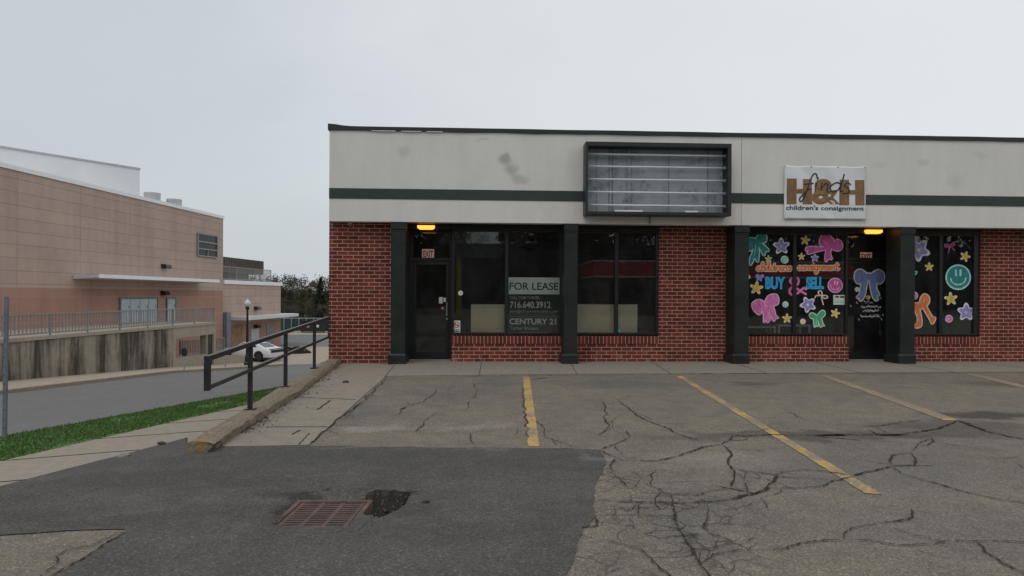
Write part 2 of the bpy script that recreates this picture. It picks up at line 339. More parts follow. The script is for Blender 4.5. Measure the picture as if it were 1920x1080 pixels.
def paint(name, col):
    m, nt, b = new_mat(name); lo = tuple(c * .62 for c in col); hi = tuple(min(1, c * 1.25 + .01) for c in col)
    n = noise_tex(nt, pos(nt, (1, 1, .35)), 22, 5, .7, .6); c = ramp(nt, n, [(.32, lo), (.55, col), (.72, hi)]); setc(nt, b, c); b.inputs['Roughness'].default_value = .6; return m
PT = {'teal': paint('teal_paint', (0.025, 0.280, 0.259)), 'lav': paint('lavender_paint', (0.308, 0.308, 0.700)), 'yel': paint('yellow_paint', (0.860, 0.630, 0.112)), 'gold': paint('gold_paint', (0.770, 0.504, 0.084)),
      'pale': paint('pale_outline', (0.840, 0.784, 0.840)), 'cream': paint('cream_outline', (0.860, 0.798, 0.532)), 'mag': paint('magenta_paint', (0.672, 0.105, 0.378)), 'pink': paint('pink_paint', (0.770, 0.210, 0.504)),
      'pinkl': paint('pale_pink_paint', (0.860, 0.504, 0.700)), 'or': paint('orange_paint', (0.860, 0.224, 0.070)), 'peach': paint('peach_outline', (0.860, 0.672, 0.504)), 'blue': paint('blue_paint', (0.028, 0.378, 0.860)),
      'bluel': paint('light_blue_paint', (0.084, 0.560, 0.860)), 'mint': paint('mint_paint', (0.336, 0.770, 0.532)), 'green': paint('green_paint', (0.084, 0.476, 0.224)), 'mintl': paint('pale_mint', (0.700, 0.860, 0.784)),
      'blueg': paint('blue_bow_paint', (0.224, 0.294, 0.588)), 'white': paint('white_scrawl', (0.770, 0.784, 0.812)), 'brown': paint('brown_print', (.26, .145, .058)), 'black': paint('black_print', (0.028, 0.028, 0.039)),
      'tealw': paint('teal_outline', (0.490, 0.860, 0.840))}

# ------------------------------------------------------------------ mesh helper
class MB:
    def __init__(s): s.v = []; s.f = []; s.m = []; s.mi = 0
    def face(s, pts):
        b = len(s.v); s.v += [tuple(p) for p in pts]; s.f.append(tuple(range(b, b + len(pts)))); s.m.append(s.mi)
    def box(s, x0, x1, y0, y1, z0, z1, T=None):
        P = [(x, y, z) for z in (z0, z1) for y in (y0, y1) for x in (x0, x1)]
        if T: P = [tuple(T(*p)) for p in P]
        b = len(s.v); s.v += P
        for q in ((0, 2, 3, 1), (4, 5, 7, 6), (0, 1, 5, 4), (2, 6, 7, 3), (0, 4, 6, 2), (1, 3, 7, 5)):
            s.f.append(tuple(b + i for i in q)); s.m.append(s.mi)
        return s
    def prism(s, poly, lo, hi, T=None):
        """poly in (a,b), extruded from lo to hi; T maps (a,b,h)"""
        T = T or (lambda a, b, h: (a, b, h)); n = len(poly); b = len(s.v)
        s.v += [tuple(T(p[0], p[1], lo)) for p in poly] + [tuple(T(p[0], p[1], hi)) for p in poly]
        s.f.append(tuple(range(b + n - 1, b - 1, -1))); s.m.append(s.mi); s.f.append(tuple(range(b + n, b + 2 * n))); s.m.append(s.mi)
        for i in range(n):
            j = (i + 1) % n; s.f.append((b + i, b + j, b + n + j, b + n + i)); s.m.append(s.mi)
        return s
    def tube(s, pts, r, n=8, cap=True):
        pts = [Vector(p) for p in pts]; rs = r if isinstance(r, (list, tuple)) else [r] * len(pts); rings = []
        for i, p in enumerate(pts):
            t = (pts[min(i + 1, len(pts) - 1)] - pts[max(i - 1, 0)]).normalized()
            a = Vector((0, 0, 1)) if abs(t.z) < .9 else Vector((1, 0, 0))
            e1 = t.cross(a).normalized(); e2 = t.cross(e1)
            b = len(s.v); s.v += [tuple(p + (e1 * math.cos(2 * PI * k / n) + e2 * math.sin(2 * PI * k / n)) * rs[i]) for k in range(n)]; rings.append(b)
        for a, b in zip(rings, rings[1:]):
            for k in range(n):
                s.f.append((a + k, a + (k + 1) % n, b + (k + 1) % n, b + k)); s.m.append(s.mi)
        if cap:
            s.f.append(tuple(range(rings[0] + n - 1, rings[0] - 1, -1))); s.m.append(s.mi); s.f.append(tuple(range(rings[-1], rings[-1] + n))); s.m.append(s.mi)
        return s
    def bar(s, a, b, w, h=None):
        """square bar"""
        a, b = Vector(a), Vector(b); h = h or w; t = (b - a).normalized()
        up = Vector((0, 0, 1)) if abs(t.z) < .9 else Vector((0, 1, 0))
        e1 = t.cross(up).normalized() * w / 2; e2 = e1.cross(t).normalized() * h / 2; q = len(s.v)
        for p in (a, b): s.v += [tuple(p + e1 + e2), tuple(p - e1 + e2), tuple(p - e1 - e2), tuple(p + e1 - e2)]
        for f in ((0, 1, 2, 3), (7, 6, 5, 4), (0, 4, 5, 1), (1, 5, 6, 2), (2, 6, 7, 3), (3, 7, 4, 0)): s.f.append(tuple(q + i for i in f)); s.m.append(s.mi)
        return s
    def lathe(s, base, prof, n=16):
        base = Vector(base); rings = []
        for r, z in prof:
            b = len(s.v); s.v += [tuple(base + Vector((r * math.cos(2 * PI * k / n), r * math.sin(2 * PI * k / n), z))) for k in range(n)]; rings.append(b)
        for a, b in zip(rings, rings[1:]):
            for k in range(n): s.f.append((a + k, a + (k + 1) % n, b + (k + 1) % n, b + k)); s.m.append(s.mi)
        s.f.append(tuple(range(rings[-1], rings[-1] + n))); s.m.append(s.mi)
        s.f.append(tuple(range(rings[0] + n - 1, rings[0] - 1, -1))); s.m.append(s.mi)
        return s
    def build(s, name, mats, parent=None, base=None, smooth=False, bevel=0):
        me = bpy.data.meshes.new(name); off = Vector(base) if base else Vector((0, 0, 0))
        me.from_pydata([tuple(Vector(p) - off) for p in s.v], [], s.f)
        for m in (mats if isinstance(mats, (list, tuple)) else [mats]): me.materials.append(m)
        me.polygons.foreach_set('material_index', s.m)
        if smooth: me.polygons.foreach_set('use_smooth', [True] * len(s.f))
        me.update(); me.validate()
        bm = bmesh.new(); bm.from_mesh(me); bmesh.ops.recalc_face_normals(bm, faces=bm.faces); bm.to_mesh(me); bm.free()
        o = bpy.data.objects.new(name, me); C.objects.link(o); o.location = off
        if parent: child(o, parent)
        if bevel:
            md = o.modifiers.new('bevel', 'BEVEL'); md.width = bevel; md.segments = 2; md.limit_method = 'ANGLE'
        return o
def world_of(o):
    m = Matrix.LocRotScale(o.location, o.rotation_euler, o.scale)
    return world_of(o.parent) @ o.matrix_parent_inverse @ m if o.parent else m
def child(o, p):
    o.parent = p; o.matrix_parent_inverse = world_of(p).inverted()
def tag(o, label=None, cat=None, group=None, kind=None):
    for k, v in (('label', label), ('category', cat), ('group', group), ('kind', kind)):
        if v: o[k] = v
    return o
def thing(name, loc, label, cat, group=None):
    o = bpy.data.objects.new(name, None); C.objects.link(o); o.location = loc; o.empty_display_size = .2
    return tag(o, label, cat, group)
def copy_tree(o, parent=None):
    c = o.copy(); C.objects.link(c)
    if parent: c.parent = parent
    for ch in list(o.children): copy_tree(ch, c)
    return c
def fill_poly(loops, z):
    """flat sheet with holes"""
    bm = bmesh.new(); es = []
    for lp in loops:
        vs = [bm.verts.new((p[0], p[1], p[2] if len(p) > 2 else z)) for p in lp]
        for i in range(len(vs)): es.append(bm.edges.new((vs[i], vs[(i + 1) % len(vs)])))
    bmesh.ops.triangle_fill(bm, use_beauty=True, use_dissolve=False, edges=es)
    bm.verts.index_update(); V = [tuple(v.co) for v in bm.verts]; Fs = [tuple(v.index for v in f.verts) for f in bm.faces]; bm.free()
    return V, Fs
def add_sheet(mb, V, Fs):
    b = len(mb.v); mb.v += V
    for f in Fs: mb.f.append(tuple(b + i for i in f)); mb.m.append(mb.mi)
def inpoly(x, y, poly):
    c = False; n = len(poly)
    for i in range(n):
        (x1, y1), (x2, y2) = poly[i], poly[(i + 1) % n]
        if (y1 > y) != (y2 > y) and x < (x2 - x1) * (y - y1) / (y2 - y1) + x1: c = not c
    return c
def polydist(x, y, poly):
    best = 9e9; n = len(poly)
    for i in range(n):
        (x1, y1), (x2, y2) = poly[i], poly[(i + 1) % n]
        dx, dy = x2 - x1, y2 - y1; L = dx * dx + dy * dy or 1e-9
        t = max(0, min(1, ((x - x1) * dx + (y - y1) * dy) / L)); best = min(best, math.hypot(x - x1 - t * dx, y - y1 - t * dy))
    return best
def rough_line(pts, step=.06, amp=.012):
    out = []
    for a, b in zip(pts, pts[1:]):
        a, b = Vector(a), Vector(b); L = (b - a).length; n = max(1, int(L / step)); nr = Vector((-(b - a).y, (b - a).x, 0)).normalized()
        for i in range(n): out.append(a.lerp(b, i / n) + nr * random.uniform(-amp, amp) * (1 if i else .3))
    out.append(Vector(pts[-1])); return out

# ------------------------------------------------------------------ ground: lot, patch, drain basin
BX0, BX1, BY0, BY1 = -1.95, -0.42, 3.95, 5.62      # basin round the drain
hole = [(BX0, BY0), (BX1, BY0), (BX1, BY1), (BX0, BY1)]
lot = MB()
kerb_near = gp(356, 870)
lot_out = [(60, -80), (60, 15.0), (-3.1, 15.0), tuple(gp(600, 700).xy), tuple(gp(500, 775).xy), tuple(gp(405, 842).xy), tuple(kerb_near.xy)] + [tuple(c2w(-4.238 + .056 * d - .012, d, 0).xy) for d in (4.9, 3, 0, -20, -75)]
add_sheet(lot, *fill_poly([lot_out, hole], 0.0))
# hand-surveyed cracks, cut into the surface as dark seams
lot.mi = 1
def seam(P, w, br=True):
    prev = None
    for i, p in enumerate(P):
        t = (P[min(i + 1, len(P) - 1)] - P[max(i - 1, 0)])
        if t.length < 1e-6: continue
        nr = Vector((-t.y, t.x, 0)).normalized()
        ww = w * random.uniform(.3, 1.5) * (.75 + .6 * noise.noise(p * 2.5)) * min(1, .25 + .3 * min(i, len(P) - 1 - i))
        a, b = p + nr * ww / 2, p - nr * ww / 2
        if prev: lot.face([prev[0], prev[1], b, a])
        prev = (a, b)
        if br and random.random() < .022 and w > .006:
            d = (t.normalized() * random.uniform(-.4, 1) + nr * random.choice((-1, 1)) * random.uniform(.4, 1)).normalized(); q = p.copy(); q.z = random.uniform(.003, .0046); B = [q]
            for k in range(random.randint(2, 9)):
                d = (d + Vector((random.uniform(-.6, .6), random.uniform(-.6, .6), 0))).normalized(); B.append(B[-1] + d * random.uniform(.03, .08))
            seam(rough_line(B, .025, .005), w * .5, False)
def crack(ox, oy, sc, pts, w=.014, amp=.014):
    P = [gp(ox + x / sc, oy + y / sc, .010) for x, y in pts]; P = rough_line(P, .16, .03); P = rough_line(P, .028, .008)
    seam(P, w * .74, sc > 1)
S8 = (1060, 680, 2.2326)
for pts, w in [([(150, 365), (240, 405), (390, 408), (480, 385), (580, 350), (650, 340), (700, 305)], .03), ([(700, 305), (860, 300), (1050, 302), (1250, 300), (1400, 300), (1560, 275), (1640, 240)], .04),
               ([(215, 150), (270, 195), (320, 230), (400, 262), (500, 305), (590, 330)], .026), ([(400, 255), (520, 255), (640, 275), (700, 290), (800, 285), (900, 270)], .014),
               ([(145, 155), (170, 205), (165, 235), (185, 260), (140, 300)], .022), ([(255, 280), (270, 310), (200, 340), (150, 360)], .022), ([(270, 275), (360, 272), (380, 262)], .012),
               ([(665, 345), (690, 370), (680, 420), (705, 450), (700, 490), (690, 520)], .03), ([(690, 430), (760, 455), (880, 465), (920, 455), (1000, 445), (1100, 455), (1200, 470)], .018),
               ([(1200, 470), (1300, 450), (1370, 430), (1460, 428), (1470, 400), (1440, 375), (1370, 385), (1365, 425)], .03), ([(1200, 475), (1120, 495), (1080, 515), (960, 525), (860, 520)], .02),
               ([(860, 520), (820, 540), (700, 570), (600, 580), (480, 585), (340, 580), (130, 570)], .026), ([(880, 465), (880, 490), (830, 530), (770, 555)], .035), ([(770, 548), (730, 556), (700, 565)], .045),
               ([(1370, 435), (1400, 460), (1560, 505), (1750, 555), (1840, 575), (1920, 582), (2050, 600)], .024), ([(190, 460), (260, 515), (300, 540), (440, 545), (540, 555), (620, 530), (690, 525), (820, 530)], .016),
               ([(450, 600), (460, 650), (510, 740), (560, 840), (600, 890), (640, 950)], .024), ([(600, 590), (600, 640), (580, 680), (600, 710), (680, 740), (750, 770)], .014),
               ([(560, 840), (620, 800), (750, 780), (900, 780), (980, 750), (1080, 740), (1170, 740)], .022), ([(1170, 740), (1280, 740), (1390, 760), (1540, 755), (1600, 740)], .014),
               ([(1170, 740), (1165, 710), (1190, 690), (1300, 670), (1420, 655), (1460, 648), (1450, 610)], .02), ([(1330, 680), (1450, 715), (1560, 740), (1720, 745), (1800, 742), (1920, 748), (2040, 750)], .016),
               ([(1720, 745), (1760, 790), (1840, 840), (1920, 880), (2000, 920)], .017), ([(130, 630), (300, 635), (450, 640)], .013), ([(70, 690), (130, 680), (130, 640)], .018),
               ([(50, 755), (180, 740), (320, 780), (380, 840), (440, 892), (480, 930)], .014), ([(320, 780), (450, 790), (600, 775), (750, 785)], .009), ([(625, 810), (660, 860), (690, 885)], .012),
               ([(690, 885), (710, 850), (700, 820), (650, 805)], .009), ([(815, 560), (850, 605)], .018), ([(820, 565), (905, 540), (905, 525)], .014), ([(710, 455), (750, 490), (830, 510)], .014),
               ([(760, 455), (750, 490), (760, 545)], .014), ([(1440, 375), (1470, 350), (1520, 340), (1540, 315), (1490, 330), (1470, 345)], .018), ([(1640, 240), (1760, 285), (1870, 310), (1920, 318), (2060, 345)], .06),
               ([(910, 195), (960, 215), (1015, 245)], .014), ([(880, 475), (1000, 480), (1120, 490)], .009), ([(440, 545), (450, 600), (400, 575)], .014), ([(210, 340), (240, 395), (330, 405)], .012),
               ([(190, 420), (215, 400), (190, 430), (200, 460)], .014), ([(130, 600), (220, 595), (260, 620), (300, 590), (310, 640)], .011), ([(130, 545), (200, 530), (270, 545), (275, 580)], .011),
               ([(150, 655), (215, 650), (205, 600)], .010), ([(270, 645), (290, 690), (370, 700)], .009), ([(640, 620), (740, 600), (830, 575)], .009), ([(510, 620), (580, 650)], .011), ([(500, 715), (600, 715)], .012),
               ([(1180, 335), (1230, 355), (1290, 365)], .010), ([(1720, 385), (1830, 398), (1900, 392)], .014), ([(1560, 335), (1640, 345), (1700, 350)], .016), ([(1230, 265), (1330, 262), (1420, 245), (1500, 240)], .022),
               ([(1290, 262), (1340, 290), (1420, 298)], .016), ([(540, 740), (600, 780), (640, 770)], .012), ([(160, 885), (250, 850), (330, 850)], .008), ([(1890, 420), (1920, 440)], .02),
               ([(1040, 302), (1120, 300), (1180, 303)], .075), ([(1300, 300), (1380, 301), (1440, 300)], .07), ([(820, 300), (900, 298)], .02)]:
    crack(*S8, pts, w)
S7 = (560, 680, 3.0)
for pts, w in [([(770, 150), (740, 190), (700, 220), (600, 245), (560, 290)], .016), ([(770, 290), (720, 320), (700, 350), (655, 390)], .016), ([(980, 115), (1010, 150), (990, 190), (925, 195)], .015),
               ([(960, 210), (955, 250), (930, 270)], .014), ([(950, 390), (970, 430), (990, 462)], .018), ([(1335, 330), (1380, 370), (1385, 415), (1440, 435), (1500, 455), (1545, 470)], .018), ([(840, 155), (870, 130), (900, 125)], .008),
               ([(490, 92), (350, 222), (180, 352), (60, 458)], .03), ([(470, 90), (900, 78), (1300, 72), (1920, 66)], .028), ([(1040, 88), (1090, 92), (1180, 86)], .06), ([(1310, 92), (1400, 82)], .06),
               ([(440, 150), (350, 230), (260, 310)], .012), ([(1255, 140), (1270, 250), (1290, 370), (1295, 420)], .022), ([(1680, 405), (1740, 380), (1790, 300)], .010), ([(570, 262), (610, 250)], .05)]:
    crack(*S7, pts, w)
crack(1200, 700, 1, [(0, 0.5), (200, 0), (400, -.5), (720, -2), (900, -2)], .03, .01)
S3 = (0, 800, 3.84)
for pts, w in [([(890, 745), (700, 832), (600, 862), (490, 870), (400, 930), (400, 980), (310, 1060), (200, 1200)], .012), ([(905, 760), (740, 850), (600, 950), (390, 1060), (250, 1150)], .018)]:
    crack(*S3, pts, w)
# crazed ground beside the patch edge: a net of short seams
rz = random.Random(31)
for i in range(7):
    px, py = rz.gauss(1185, 75), rz.gauss(945, 42)
    if px < 1095 + max(0, (980 - py)) * .12 or py > 1060: continue
    p = gp(px, py, rz.uniform(.003, .0046)); a = rz.choice((0, 0, .2, 1.4, 1.7, 2.8)) + rz.uniform(-.35, .35); B = [p]
    for k in range(rz.randint(2, 6)): a += rz.uniform(-.5, .5); B.append(B[-1] + Vector((math.cos(a), math.sin(a), 0)) * rz.uniform(.05, .12))
    seam(rough_line(B, .025, .006), rz.uniform(.004, .010), False)
o = lot.build('parking_lot', [M['lot'], M['crack']]); tag(o, kind='structure'); LOT = o
for i, (a, b_, c_, d_) in enumerate([((980.5, 706), (992.5, 706), (1012, 837), (990, 837)), ((1267.5, 705), (1280, 705), (1655, 927), (1634, 932)), ((1537, 704), (1553, 704), (1800, 788), (1778, 791)), ((1806, 700), (1822, 700), (2010, 742), (1990, 746))]):
    mb = MB(); P = [gp(*q, .005) for q in (a, b_, c_, d_)]; n = 60
    L = rough_line([P[0], P[3]], .05, .006); Rr = rough_line([P[1], P[2]], .05, .006); k = min(len(L), len(Rr))
    for j in range(k - 1): mb.face([L[j], Rr[j], Rr[j + 1], L[j + 1]])
    mb.build('painted_line', M['yellow'], LOT)
# dark patch
edge = [(352, 851), (411, 838), (470, 836), (560, 835), (640, 836), (700, 838), (760, 837), (840, 839), (920, 838), (1000, 840), (1060, 840), (1127, 843)]
right = [(1127, 846), (1135, 862), (1131, 880), (1124, 893), (1115, 913), (1113, 940), (1115, 968), (1104, 986), (1091, 989), (1086, 1010), (1076, 1040), (1069, 1061), (1062, 1078), (1040, 1200), (1010, 1500)]
left = [(-300, 1500), (60, 1105), (100, 1078), (150, 1052), (200, 1020), (236, 992), (160, 993), (90, 997), (0, 1003), (-150, 1012), (-300, 1030), (-300, 1024), (0, 919.5)]
P = [gp(*q, .006) for q in edge + right + left]
Pr = []
for i in range(len(P)):
    seg = rough_line([P[i], P[(i + 1) % len(P)]], .08, .012 if 0 < i < len(P) - 8 else .008); Pr += seg[:-1]
patch = MB(); add_sheet(patch, *fill_poly([[tuple(p) for p in Pr], [(x, y, .006) for x, y in hole]], .006))
# driveway flare falling from the lot to the sidewalk
zA = -.19; pA2 = c2w(-4.238 + .056 * 7.82 - .015, 7.82, zA - .004)
a0 = c2w(-4.238 + .056 * 5.12 - .015, 5.12, .003); a1 = gp(352, 851, .006)
NS = 14; ai = a0 + Vector((.10, -.22, .0015)); a1 = gp(356, 860, .0045)
for i in range(NS):
    t0, t1 = i / NS, (i + 1) / NS
    patch.face([ai.lerp(a1, t0), ai.lerp(a1, t1), a0.lerp(Vector(pA2), t1), a0.lerp(Vector(pA2), t0)])
# sunken basin with the pothole, a height field
gc = [gp(560, 940.5, -.03), gp(699, 940, -.03), gp(661, 992, -.03), gp(500, 991, -.03)]
grate_poly = [tuple(p.xy) for p in gc]
gctr = sum((Vector(p) for p in grate_poly), Vector((0, 0))) / 4
pot = [(440 + x / 4.571, 860 + y / 4.571) for x, y in [(1120, 330), (1130, 290), (1200, 268), (1350, 272), (1440, 292), (1560, 286), (1490, 325), (1470, 385), (1400, 440), (1270, 490), (1200, 485), (1120, 470), (1125, 420)]]
pot = [tuple(gp(*q).xy) for q in pot]
rim_ = [(440 + x / 4.571, 860 + y / 4.571) for x, y in [(230, 600), (260, 470), (420, 350), (560, 285), (800, 255), (1100, 250), (1210, 300), (1210, 470), (1050, 620), (300, 640)]]
rim_ = [tuple(gp(*q).xy) for q in rim_]
NX, NY = 130, 140
def hgt(x, y):
    e = min(x - BX0, BX1 - x, y - BY0, BY1 - y); fade = max(0, min(1, e / .12))
    nz = noise.fractal(Vector((x * 9, y * 9, 0)), 1.0, 2.0, 4)
    h = .006
    d = polydist(x, y, rim_) + nz * .06; ins = inpoly(x, y, rim_)
    if ins: h -= min(.05, .008 + max(0, d) * .35) * (1 if y > gctr.y - .05 else .5)
    else: h -= .012 * math.exp(-(d / .12) ** 2)
    dpp = polydist(x, y, pot) + nz * .035
    if inpoly(x, y, pot): h = min(h, -.03 - min(.30, max(0, dpp) * 3.4) + nz * .07)
    dg = polydist(x, y, grate_poly)
    if inpoly(x, y, grate_poly) and dg > .035: h = -.45
    h += nz * .006
    return .006 * (1 - fade) + h * fade
gridz = [[hgt(BX0 + (BX1 - BX0) * i / NX, BY0 + (BY1 - BY0) * j / NY) for i in range(NX + 1)] for j in range(NY + 1)]
b0 = len(patch.v)
for j in range(NY + 1):
    for i in range(NX + 1): patch.v.append((BX0 + (BX1 - BX0) * i / NX, BY0 + (BY1 - BY0) * j / NY, gridz[j][i]))
for j in range(NY):
    for i in range(NX):
        q = (b0 + j * (NX + 1) + i, b0 + j * (NX + 1) + i + 1, b0 + (j + 1) * (NX + 1) + i + 1, b0 + (j + 1) * (NX + 1) + i)
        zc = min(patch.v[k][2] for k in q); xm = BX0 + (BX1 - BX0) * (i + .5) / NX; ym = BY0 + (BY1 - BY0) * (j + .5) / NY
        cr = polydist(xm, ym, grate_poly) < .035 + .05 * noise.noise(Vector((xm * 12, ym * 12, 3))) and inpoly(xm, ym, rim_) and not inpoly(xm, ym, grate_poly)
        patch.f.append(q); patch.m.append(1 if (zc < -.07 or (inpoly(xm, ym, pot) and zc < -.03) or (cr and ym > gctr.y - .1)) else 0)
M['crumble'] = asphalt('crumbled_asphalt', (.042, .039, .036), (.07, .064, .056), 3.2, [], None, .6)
tag(patch.build('asphalt_patch', [M['patch'], M['crumble']]), kind='structure')

mb = MB(); rr_ = random.Random(17); pcx = sum(p[0] for p in pot) / len(pot); pcy = sum(p[1] for p in pot) / len(pot); k = 0
while k < 150:
    a_ = rr_.random() * 2 * PI; q = rr_.gauss(.75, .3); p0 = rr_.choice(pot); x = pcx + (p0[0] - pcx) * q + rr_.gauss(0, .03); y = pcy + (p0[1] - pcy) * q + rr_.gauss(0, .03)
    if not (BX0 + .02 < x < BX1 - .02 and BY0 + .02 < y < BY1 - .02) or polydist(x, y, grate_poly) < .02 or inpoly(x, y, grate_poly): continue
    r = rr_.uniform(.006, .024); c = Vector((x, y, hgt(x, y) + r * .4)); k += 1
    tp = [c + Vector((math.cos(t + a_) * r * rr_.uniform(.6, 1.2), math.sin(t + a_) * r * rr_.uniform(.6, 1.2), -r * .5)) for t in (0, 1.3, 2.6, 3.7, 5)]; ap_ = c + Vector((rr_.uniform(-.4, .4) * r, rr_.uniform(-.4, .4) * r, r * .7))
    for i in range(5): mb.face([tp[i], tp[(i + 1) % 5], ap_])
tag(mb.build('asphalt_rubble', asphalt('rubble_asphalt', (.085, .08, .072), (.14, .125, .105), 2.5, [], None, .6)), 'broken asphalt rubble scattered in and around the pothole by the grate', 'rubble', kind='stuff')

# drain grate
ux = (gc[1] - gc[0]); uy = (gc[3] - gc[0])
GW = (ux.length + (gc[2] - gc[3]).length) / 2; GD = uy.length
ang = math.atan2(ux.y, ux.x)
# fit a true square frame (0.6 m) to the surveyed corners, skewed only by its yaw
cen = (gc[0] + gc[1] + gc[2] + gc[3]) / 4
e1 = (((gc[1] - gc[0]).normalized() + (gc[2] - gc[3]).normalized())).normalized(); e2 = Vector((-e1.y, e1.x, 0))
vy = ((gc[0] - gc[3]) + (gc[1] - gc[2])) / 2
GWh = GW / 2; GDh = abs(vy.dot(e2)) / 2; shear = vy.dot(e1) / (2 * GDh)
def gT(a, b, h): return cen + e1 * (a + shear * b * .9) + e2 * b + Vector((0, 0, h))
gr = thing('drain_grate', (cen.x, cen.y, -.03), 'rusty iron storm drain grate sunk in dark asphalt beside a pothole', 'drain grate')
mb = MB()
fr_ = .035
mb.box(-GWh, GWh, GDh - fr_, GDh, -.08, .012, gT).box(-GWh, GWh, -GDh, -GDh + fr_, -.08, .010, gT)
mb.box(-GWh, -GWh + fr_, -GDh + fr_, GDh - fr_, -.08, .011, gT).box(GWh - fr_, GWh, -GDh + fr_, GDh - fr_, -.08, .011, gT)
mb.build('frame', M['rustedge'], gr, bevel=.004)
mb = MB(); x0, x1, y0, y1 = -GWh + fr_ + .008, GWh - fr_ - .008, -GDh + fr_ + .006, GDh - fr_ - .006
cw = (x1 - x0); sl = .25 * cw; gaps = (cw - 3 * sl) / 4
xs = [x0]
for i in range(3): xs += [x0 + gaps * (i + 1) + sl * i, x0 + (gaps + sl) * (i + 1)]
xs.append(x1)
for i in range(0, 8, 2): mb.box(xs[i], xs[i + 1], y0, y1, -.045, .004, gT)
nr_ = 11; pitch = (y1 - y0) / nr_
for i in range(nr_ + 1):
    yy = y0 + pitch * i; hw = pitch * .27
    for k in (1, 3, 5): mb.box(xs[k], xs[k + 1], max(y0, yy - hw), min(y1, yy + hw), -.045, .0035, gT)
mb.build('slotted_plate', M['rust'], gr)
# apron and walkway
ap = [(411, 837), (487, 789), (570, 736), (641, 680.5), (744, 683), (722, 706.5), (675, 748), (620, 797), (580, 834)]
mb = MB(); Pa = [gp(*q, .007) for q in ap]
add_sheet(mb, *fill_poly([[tuple(p) for p in Pa]], .007))
mb.mi = 1
for a, b_ in [((500, 800), (620, 800)), ((570, 745), (668, 749))]:
    p, q = gp(*a, .011), gp(*b_, .011); mb.bar(p, q, .012, .002)
for a, b_, w in [((595, 768), (620, 750), .022), ((548, 814), (563, 806), .02), ((560, 833), (580, 812), .01)]:
    P_ = rough_line([gp(*a, .011), gp(*b_, .011)], .03, .01)
    for p, q in zip(P_, P_[1:]): mb.bar(p, q, w * random.uniform(.7, 1), .002)
tag(mb.build('concrete_apron', [M['apron'], M['crack']]), kind='structure')
mb = MB(); fr0 = [gp(722, 706.5), gp(900, 704), gp(1060, 702.3), gp(1400, 701), gp(1920, 698), gp(2300, 697)]
wk = [tuple(p.xy) for p in fr0] + [(24, 15.5), (-2.0, 15.5), tuple(gp(738, 683).xy)]
V, Fs = fill_poly([wk], .016); add_sheet(mb, V, Fs)
for p, q in zip(fr0, fr0[1:]): mb.face([(p.x, p.y, -.01), (q.x, q.y, -.01), (q.x, q.y, .016), (p.x, p.y, .016)])
mb.mi = 1
for a, b_ in [((722, 706), (741, 683)), ((898, 704), (903, 680)), ((1082, 702), (1070, 680)), ((1259, 701), (1222, 679)), ((1440, 700.5), (1374, 680)), ((1622, 700), (1530, 680)), ((1800, 699), (1680, 680)), ((1990, 698), (1840, 680))]:
    mb.bar(gp(*a, .019), gp(*b_, .019), .011, .002)
for px, py in [(1010, 692), (1250, 690), (1530, 690), (1030, 703)]:
    mb.bar(gp(px, py, .019), gp(px + 5, py + .5, .019), .02, .002)
tag(mb.build('walkway', [M['concrete'], M['crack']]), kind='structure')

# ------------------------------------------------------------------ street to the left (terrain from surveyed lines)
def interp(kn, x):
    if x <= kn[0][0]: return kn[0][1]
    for (a, b), (c, d) in zip(kn, kn[1:]):
        if x <= c: return b + (d - b) * (x - a) / (c - a)
    return kn[-1][1]
zAk = [(-70, 0), (5.14, 0), (7.82, -.19), (14, -.6), (25, -1.3), (46, -3.0), (60, -3.6), (130, -3.6)]
zCk = [(-70, 0), (2.5, 0.0), (6.98, -.268), (12.95, -.637), (25, -1.45), (46, -3.1), (60, -3.6), (130, -3.6)]
zBk = [(-70, -.05), (1.5, -.05), (9.59, -.568), (19, -1.19), (30, -1.95), (46, -3.3), (60, -3.6), (130, -3.6)]
zFk = [(-70, -.3), (0, -.55), (15, -1.5), (22, -1.87), (32, -2.35), (40, -3.0), (46, -3.45), (60, -3.62), (130, -3.62)]
zWk = [(-70, -.2), (0, -.5), (15, -1.35), (25, -1.88), (37.3, -2.62), (42, -2.98), (48, -3.4), (60, -3.6), (130, -3.6)]
LA, LC, LB, LF, LW = -4.238, -5.75, -7.9, -18.13, -21.03
DS = [-70, -40, -20, -8, 0, 1.5, 2.5, 4] + [5.14 + .9 * i for i in range(50)] + [52, 56, 60, 75, 100, 130]
def linept(a, zk, d, dz=0, da=0): return c2w(a + da + K * d, d, interp(zk, d) + dz)
def strip(name, mat, l0, l1, d0=-70, d1=130, kind='structure', dz=(0, 0)):
    mb = MB(); ds = [d for d in DS if d0 <= d <= d1]
    for a, b_ in zip(ds, ds[1:]): mb.face([linept(l0[0], l0[1], a, dz[0]), linept(l1[0], l1[1], a, dz[1]), linept(l1[0], l1[1], b_, dz[1]), linept(l0[0], l0[1], b_, dz[0])])
    return mb
mb = strip('', None, (LA, zAk), (LC, zCk))
